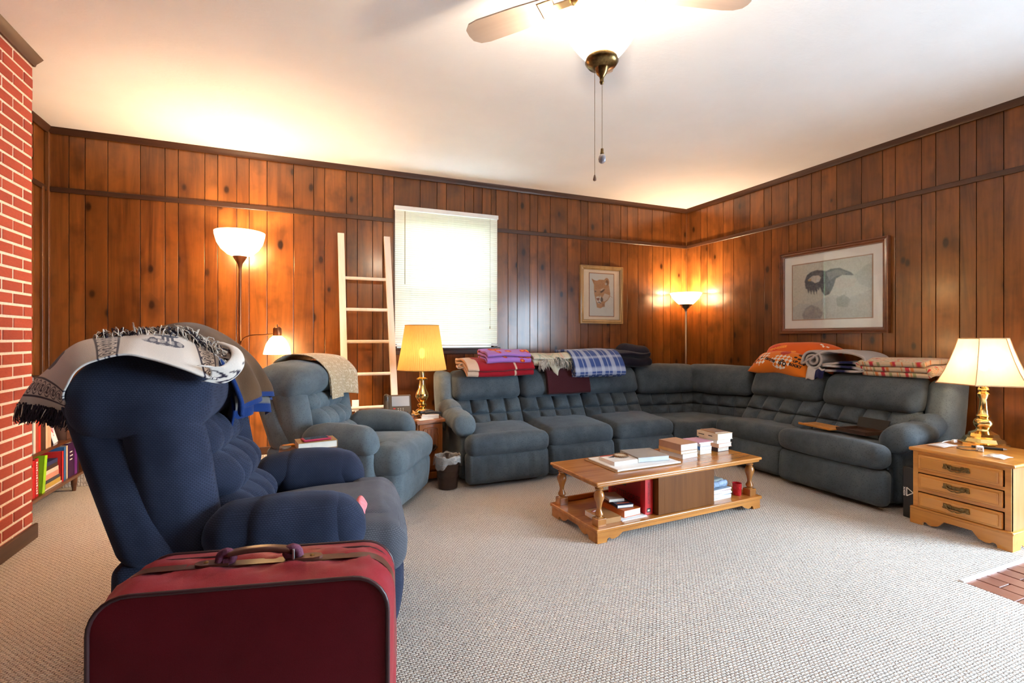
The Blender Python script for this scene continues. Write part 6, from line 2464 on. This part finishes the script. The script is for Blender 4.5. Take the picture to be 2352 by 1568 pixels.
MB().tube(bez([(-.07, 0, .016), (-.03, 0, .031), (.03, 0, .031), (.07, 0, .016)], 14), .0022, 5).build('flap_edge', M['steel'], egl)
gl = thing('eyeglasses', 'dark-rimmed eyeglasses lying beside the lamp base on the end table', 'glasses', (.935, 4.42, EZ), R(20))
mb = MB()
for s_ in (-1, 1):
    mb.tube([(s_ * .034 + .024 * math.cos(a), -.005 + .0 * a, .020 + .017 * math.sin(a)) for a in np.linspace(0, 2 * math.pi, 25)], .0028, 6, False)
    mb.tube(bez([(s_ * .058, -.004, .024), (s_ * .06, .04, .018), (s_ * .055, .09, .006), (s_ * .05, .115, .004)], 12), .0026, 6)
mb.tube(bez([(-.010, -.005, .022), (0, -.005, .027), (.010, -.005, .022)], 8), .0026, 6)
mb.build('frame', M['black'], gl)
lens_ = MB()
for s_ in (-1, 1):
    lens_.prism([(s_ * .034 + .022 * math.cos(a), .020 + .016 * math.sin(a)) for a in np.linspace(0, 2 * math.pi, 17)[:-1]], -.0055, -.0045, 'y')
lens_.build('lens', M['glass'], gl, False)
ts = edge_sheet([(.725, 4.45, EZ + .006), (.75, 4.43, EZ + .026), (.79, 4.42, EZ + .014), (.83, 4.40, EZ + .006)], [(.74, 4.50, EZ + .006), (.765, 4.50, EZ + .04), (.80, 4.49, EZ + .024), (.84, 4.46, EZ + .006)], 24, 16, .012, 6, .005)
tag(sheet('tissue', ts, m_plain('tissue_peach', (.82, .60, .42), .9), None, .003), 'crumpled pale tissue in front of the desk phone on the end table', 'tissue')
tag(MB().box(-.07, .07, -.045, .045, 0, .0015).build('note_paper', M['wpaper'], None, False, 35, (.995, 4.335, EZ), (0, 0, R(15))), 'white note paper at the front edge of the end table', 'paper')

# ------ between the recliners
stb = thing('side_table', 'small dark side table squeezed between the two recliners', 'side table', (.03, 3.42, 0))
MB().box(-.17, .17, -.13, .13, .555, .58, .006).build('top', M['walnut'], stb)
for sx in (-1, 1):
    for sy in (-1, 1):
        MB().box(sx * .145 - .014, sx * .145 + .014, sy * .105 - .014, sy * .105 + .014, 0, .556).build('leg', M['walnut'], stb, False)
gbk = book('old tan hardback with green spine label on the table between the recliners', (.075, 3.405, .5805), R(8), (.235, .165, .044), (.36, .22, .10), spine='+x', page=M['paper'])
MB().box(.1165, .1178, -.06, -.015, .004, .040).box(.1165, .1178, .03, .06, .004, .040).build('spine_label', bmat((.02, .10, .06)), gbk, False)
pf = thing('smartphone', 'smartphone in a crimson case lying on the old tan hardback', 'phone', (.075, 3.395, .625), R(12))
MB().box(-.085, .085, -.045, .045, 0, .013, .006).build('case', m_plain('crimson_case', (.36, .012, .06), .35), pf)
MB().box(-.070, .070, -.036, .036, .0125, .0140, .0006).build('screen', m_plain('phone_glass', (.03, .03, .035), .12), pf)
oc = thing('charging_cable', 'coiled grey cable beside an orange packet on the table between the recliners', 'cable', (-.105, 3.40, .5805))
MB().tube([((.03 + .004 * math.sin(3 * a)) * math.cos(a), (.03) * math.sin(a), .005 + .003 * a / 6) for a in np.linspace(0, 18, 90)], .0028, 6).build('coil', m_plain('cable_grey', (.35, .33, .30), .5), oc)
tag(MB().box(-.035, .035, -.022, .022, 0, .012, .004).build('snack_packet', m_plain('orange_packet', (.75, .28, .03), .4, 0, .3, 50), None, True, 35, (-.085, 3.475, .5805), (0, 0, R(20))),
    'small orange packet behind the coiled cable between the recliners', 'packet')

# ------ on the nightstand
NZ = .5225
ch = thing('charger_plug', 'white two-port charger plug lying at the front of the nightstand', 'charger', (4.155, 1.80, NZ), R(25))
MB().box(-.030, .030, -.019, .019, 0, .034, .006).build('body', M['white'], ch)
MB().box(-.0312, -.0298, -.011, -.003, .016, .022).box(-.0312, -.0298, .003, .011, .016, .022).build('ports', m_plain('port_grey', (.25, .25, .27), .5), ch, False)
MB().box(.030, .046, -.009, -.006, .014, .020).box(.030, .046, .006, .009, .014, .020).build('prongs', M['steel'], ch, False)
MB().tube(bez([(-.03, .01, .008), (-.05, .06, .006), (-.02, .11, .006), (.05, .10, .006), (.10, .03, .006)], 26), .0026, 6).build('lead', M['black'], ch)
pn = thing('stylus_pen', 'thick black pen lying in front of the brass lamp base', 'pen', (4.275, 1.805, NZ), R(-62))
MB().tube([(-.085, 0, .009), (.070, 0, .009)], .0085, 12).build('barrel', M['black'], pn)
MB().tube([(.070, 0, .009), (.090, 0, .009)], [.0085, .003], 12).build('tip', M['steel'], pn)
t = NT('clear_wrapper')
t.set(Roughness=.15)
n = t.noise(t.pos(), 30, 3)
t.col(t.ramp(n, [(.3, (.70, .68, .68)), (.7, (.92, .90, .90))]))
t.b.inputs['Alpha'].default_value = .55
t.bump(n, .6, .01)
M['wrap'] = t.m


def wrapper(label, c_, sx, sy, seed, name='plastic_wrapper'):
    g = np.zeros((22, 18, 3))
    for i in range(22):
        for j in range(18):
            a, b = i / 21 * 2 - 1, j / 17 * 2 - 1
            g[i, j] = (c_[0] + a * sx, c_[1] + b * sy, NZ + .004 + .016 * (1 - a * a) * (1 - b * b))
    Q = g.reshape(-1, 3)
    Q[:, 2] += .006 * (1 + wob(Q, 50, seed)) * .6
    tag(sheet(name, Q.reshape(22, 18, 3), M['wrap'], None, .0008), label, 'wrapper')


wrapper('clear plastic wrapper near the loveseat edge of the nightstand', (4.105, 1.985), .085, .05, 3)
wrapper('clear plastic wrapper at the front right corner of the nightstand', (4.035, 1.66), .06, .055, 5)
wc = thing('usb_cable', 'white cable with plug running over the back edge of the nightstand beside the arm', 'cable', (0, 0, 0))
MB().tube(bez([(4.16, 2.02, NZ + .005), (4.24, 2.035, NZ + .012), (4.30, 2.00, NZ + .02), (4.36, 2.03, NZ + .008), (4.44, 2.055, NZ + .006)], 26), .0032, 6).build('lead', M['white'], wc)
MB().box(4.27, 4.31, 1.992, 2.012, NZ + .006, NZ + .028, .005).build('plug', M['white'], wc)

# ------ black shoe bag between loveseat and nightstand
bag = thing('shoe_box', 'black shoe box with white triangle logo standing between loveseat and nightstand', 'box', (3.955, 2.115, 0))
MB().box(0, .34, -.034, .034, 0.001, .36, .006).build('box', M['black'], bag)
tri = [(.008, .155), (.008, .215), (-.034, .185)]
mb = MB()
for q in range(3):
    p_, q_ = np.array(tri[q]), np.array(tri[(q + 1) % 3])
    mb.tube([(-.001, p_[0], p_[1]), (-.001, q_[0], q_[1])], .0035, 6)
mb.build('logo', M['mwhite'], bag)
lettering('brand_name', 'REEBOK', .024, M['mwhite'], bag, lambda p: np.stack([np.full(len(p), -.002), .022 + p[:, 1] * .75, p[:, 0] * .72 + .185], -1), .0006)

# ------ on the loveseat seat
br_ = thing('wooden_board', 'light wooden tray board lying on the near loveseat cushion', 'board', (4.13, 2.86, .510), R(-8))
MB().box(-.10, .10, -.16, .16, 0, .012, .004).build('panel', M['oak'], br_)
MB().box(-.10, -.085, -.16, .16, .012, .020, .003).build('edge', M['oak'], br_)
lp = thing('game_box', 'shallow dark brown box with its hinged lid propped open on the loveseat cushion', 'box', (4.16, 2.57, .510), R(-8))
M['dkbox'] = m_plain('dark_brown_box', (.055, .026, .016), .4, 0, .2)
mb = MB().box(-.10, .12, -.13, .13, 0, .006).box(-.10, -.092, -.13, .13, .006, .028).box(.112, .12, -.13, .13, .006, .028).box(-.10, .12, -.13, -.122, .006, .028).box(-.10, .12, .122, .13, .006, .028)
mb.build('tray', M['dkbox'], lp, False)
MB().box(0, .012, -.13, .13, 0, .085, .002).build('lid', m_plain('black_lid', (.012, .010, .010), .5), lp, True, 35, (.12, 0, .026), (0, R(18), 0))

# ------ books in the bookcase
BKX = BX1 - .035
y_ = 4.36
low = [('tall red book with white spine lettering on the lower bookcase shelf', .030, .265, (.50, .012, .018)), ('slim maroon book beside the red one on the lower shelf', .022, .262, (.42, .010, .02))]


def upright(label, y0, th_, h_, d_, z_, cv, lean=0.0, group='books in the bookcase', name='book', hard=True, back=.0):
    """book standing with its spine towards the room (+x)"""
    r = thing(name, label, 'book', (BX1 - .012 - back, y0, z_), 0, group)
    r.rotation_euler = (R(lean), 0, 0)
    t_ = .002
    MB().box(-d_, 0, 0, t_, 0, h_).box(-d_, 0, th_ - t_, th_, 0, h_).box(-t_ * 1.5, .001, 0, th_, 0, h_).build('cover', bmat(cv), r, False)
    MB().box(-d_ + .004, -t_ * 1.5, t_, th_ - t_, .004, h_ - .004).build('pages', M['paper'], r, False)
    return r


S1 = .1605
b_ = upright('tall red hardback with white spine lettering on the lower bookcase shelf', 4.470, .042, .268, .19, S1, (.50, .012, .018))
mb = MB()
for q in range(13):
    mb.box(.0005, .0018, .012, .030 - .004 * (q % 3), .018 + q * .018, .029 + q * .018)
mb.build('spine_title', M['mwhite'], b_, False)
upright('bright crimson hardback standing first on the lower bookcase shelf', 4.425, .040, .262, .19, S1, (.55, .010, .014))
upright('bright lime green paperback leaning on the lower bookcase shelf', 4.565, .040, .268, .17, S1, (.33, .62, .012), -9, hard=False)
zz = S1 + .002
for lab, cv, h_, off, w_ in (
        ('cream magazine lying under the pile on the lower bookcase shelf', (.66, .55, .42), .012, .02, .30),
        ('mustard yellow hardback lying in the pile on the lower shelf', (.50, .30, .05), .034, .0, .24),
        ('black and white paperback lying above the yellow book', (.05, .05, .06), .026, -.01, .23),
        ('pink-orange paperback lying in the middle of the lower shelf pile', (.62, .25, .16), .036, -.02, .22),
        ('cream paperback lying in the lower shelf pile below the dark books', (.70, .52, .40), .030, -.02, .21),
        ('dark brown paperback lying near the top of the lower shelf pile', (.06, .03, .02), .030, -.025, .19),
        ('navy paperback lying on top of the lower shelf pile', (.03, .035, .10), .028, -.025, .19)):
    book(lab, (BX1 - .012 - .075, 4.74 + off, zz), 0, (.15, w_, h_), cv, group='books in the bookcase', spine='+x', hard=False)
    zz += h_ + .0008
upright('narrow scarlet paperback standing behind the pile on the lower shelf', 4.880, .028, .235, .13, S1, (.55, .02, .02), 0, hard=False)
upright('blue hardback standing near the end of the lower bookcase shelf', 4.915, .035, .262, .17, S1, (.03, .13, .30))
upright('cream spined paperback standing between blue and purple books', 4.955, .028, .262, .17, S1, (.66, .50, .32), hard=False)
b_ = upright('thick dark purple reference book standing on the lower bookcase shelf', 4.990, .115, .272, .20, S1, (.045, .010, .055))
mb = MB()
for z_, w_ in ((.195, .045), (.165, .055), (.135, .045)):
    mb.box(.0005, .0018, .03, .03 + w_, z_, z_ + .008)
mb.build('spine_title', M['mwhite'], b_, False)
upright('violet hardback with orange top beside the purple reference book', 5.110, .050, .266, .19, S1, (.16, .025, .22))
upright('slim black book with white lettering at the end of the lower shelf', 5.165, .028, .268, .19, S1, (.03, .015, .03))
S2 = .4705
y_ = 4.30
for lab, th_, h_, cv in (
        ('ochre paperback standing at the hidden end of the middle shelf', .040, .225, (.58, .33, .09)),
        ('cream hardback standing on the middle bookcase shelf by the bricks', .045, .215, (.74, .58, .42)),
        ('white paperback standing second on the middle bookcase shelf', .040, .232, (.78, .70, .60)),
        ('grey-green slim book standing on the middle bookcase shelf', .018, .228, (.24, .25, .22)),
        ('ivory paperback standing on the middle shelf before the red books', .032, .235, (.76, .62, .50)),
        ('brick red hardback standing on the middle bookcase shelf', .040, .235, (.42, .06, .03)),
        ('scarlet hardback standing on the middle bookcase shelf', .034, .230, (.58, .03, .02)),
        ('dark brown hardback standing on the middle bookcase shelf', .070, .240, (.06, .025, .014)),
        ('peach paperback standing beside the dark brown hardback', .035, .238, (.74, .44, .26)),
        ('tan paperback standing behind the white greeting card', .050, .230, (.60, .36, .20))):
    upright(lab, y_, th_ - .002, h_, .17, S2, cv)
    y_ += th_
gc = thing('greeting_card', 'white greeting card with pink flowers propped on the middle bookcase shelf', 'card', (BX1 - .030, 4.80, S2), 0)
gc.rotation_euler = (0, R(-14), R(10))
MB().box(-.003, .0, 0, .135, 0, .175).build('card', M['wpaper'], gc, False)
mb = MB()
for (a, b, r_) in ((.06, .10, .016), (.085, .12, .012), (.05, .125, .010), (.075, .085, .012), (.10, .10, .010), (.065, .06, .008)):
    mb.add([(.0006, a + r_ * math.cos(q), b + r_ * math.sin(q)) for q in np.linspace(0, 6.283, 11)[:-1]], [tuple(range(10))])
mb.build('flowers', m_plain('pink_flowers', (.65, .10, .16), .7), gc, False)
upright('brown hardback with orange block letters beside the greeting card', 4.965, .085, .235, .18, S2, (.09, .035, .02))
bb_ = [o for o in bpy.data.objects if o.get('label', '').startswith('brown hardback with orange block')][0]
lettering('spine_title', 'NDO', .075, bmat((.70, .30, .06)), bb_, lambda p: np.stack([np.full(len(p), .0022), .045 + p[:, 1] * .8, p[:, 0] * .9 + .13], -1))
y_ = 5.055
for lab, th_, cv in (('pale peach paperback standing beyond the brown hardback', .035, (.74, .50, .32)), ('cream slim book standing beyond the peach paperback', .024, (.78, .62, .44)),
                     ('beige paperback standing third from the end of the middle shelf', .030, (.66, .46, .28)), ('amber paperback standing at the wall end of the middle shelf', .040, (.60, .34, .12))):
    upright(lab, y_, th_ - .002, .225, .16, S2, cv, hard=False)
    y_ += th_
S3 = .8255
zz = S3
for lab, cv, h_, w_ in (('lavender hardback lying on top of the bookcase', (.42, .34, .62), .060, .24), ('orange hardback lying on the lavender book on the bookcase', (.68, .30, .10), .045, .26),
                        ('yellow paperback lying on the top pile of the bookcase', (.78, .50, .14), .040, .22), ('black book with orange spine topping the bookcase pile', (.05, .03, .02), .030, .24)):
    book(lab, (BX1 - .10, 4.60, zz), 0, (.16, w_, h_), cv, group='books in the bookcase', spine='+x')
    zz += h_ + .0008
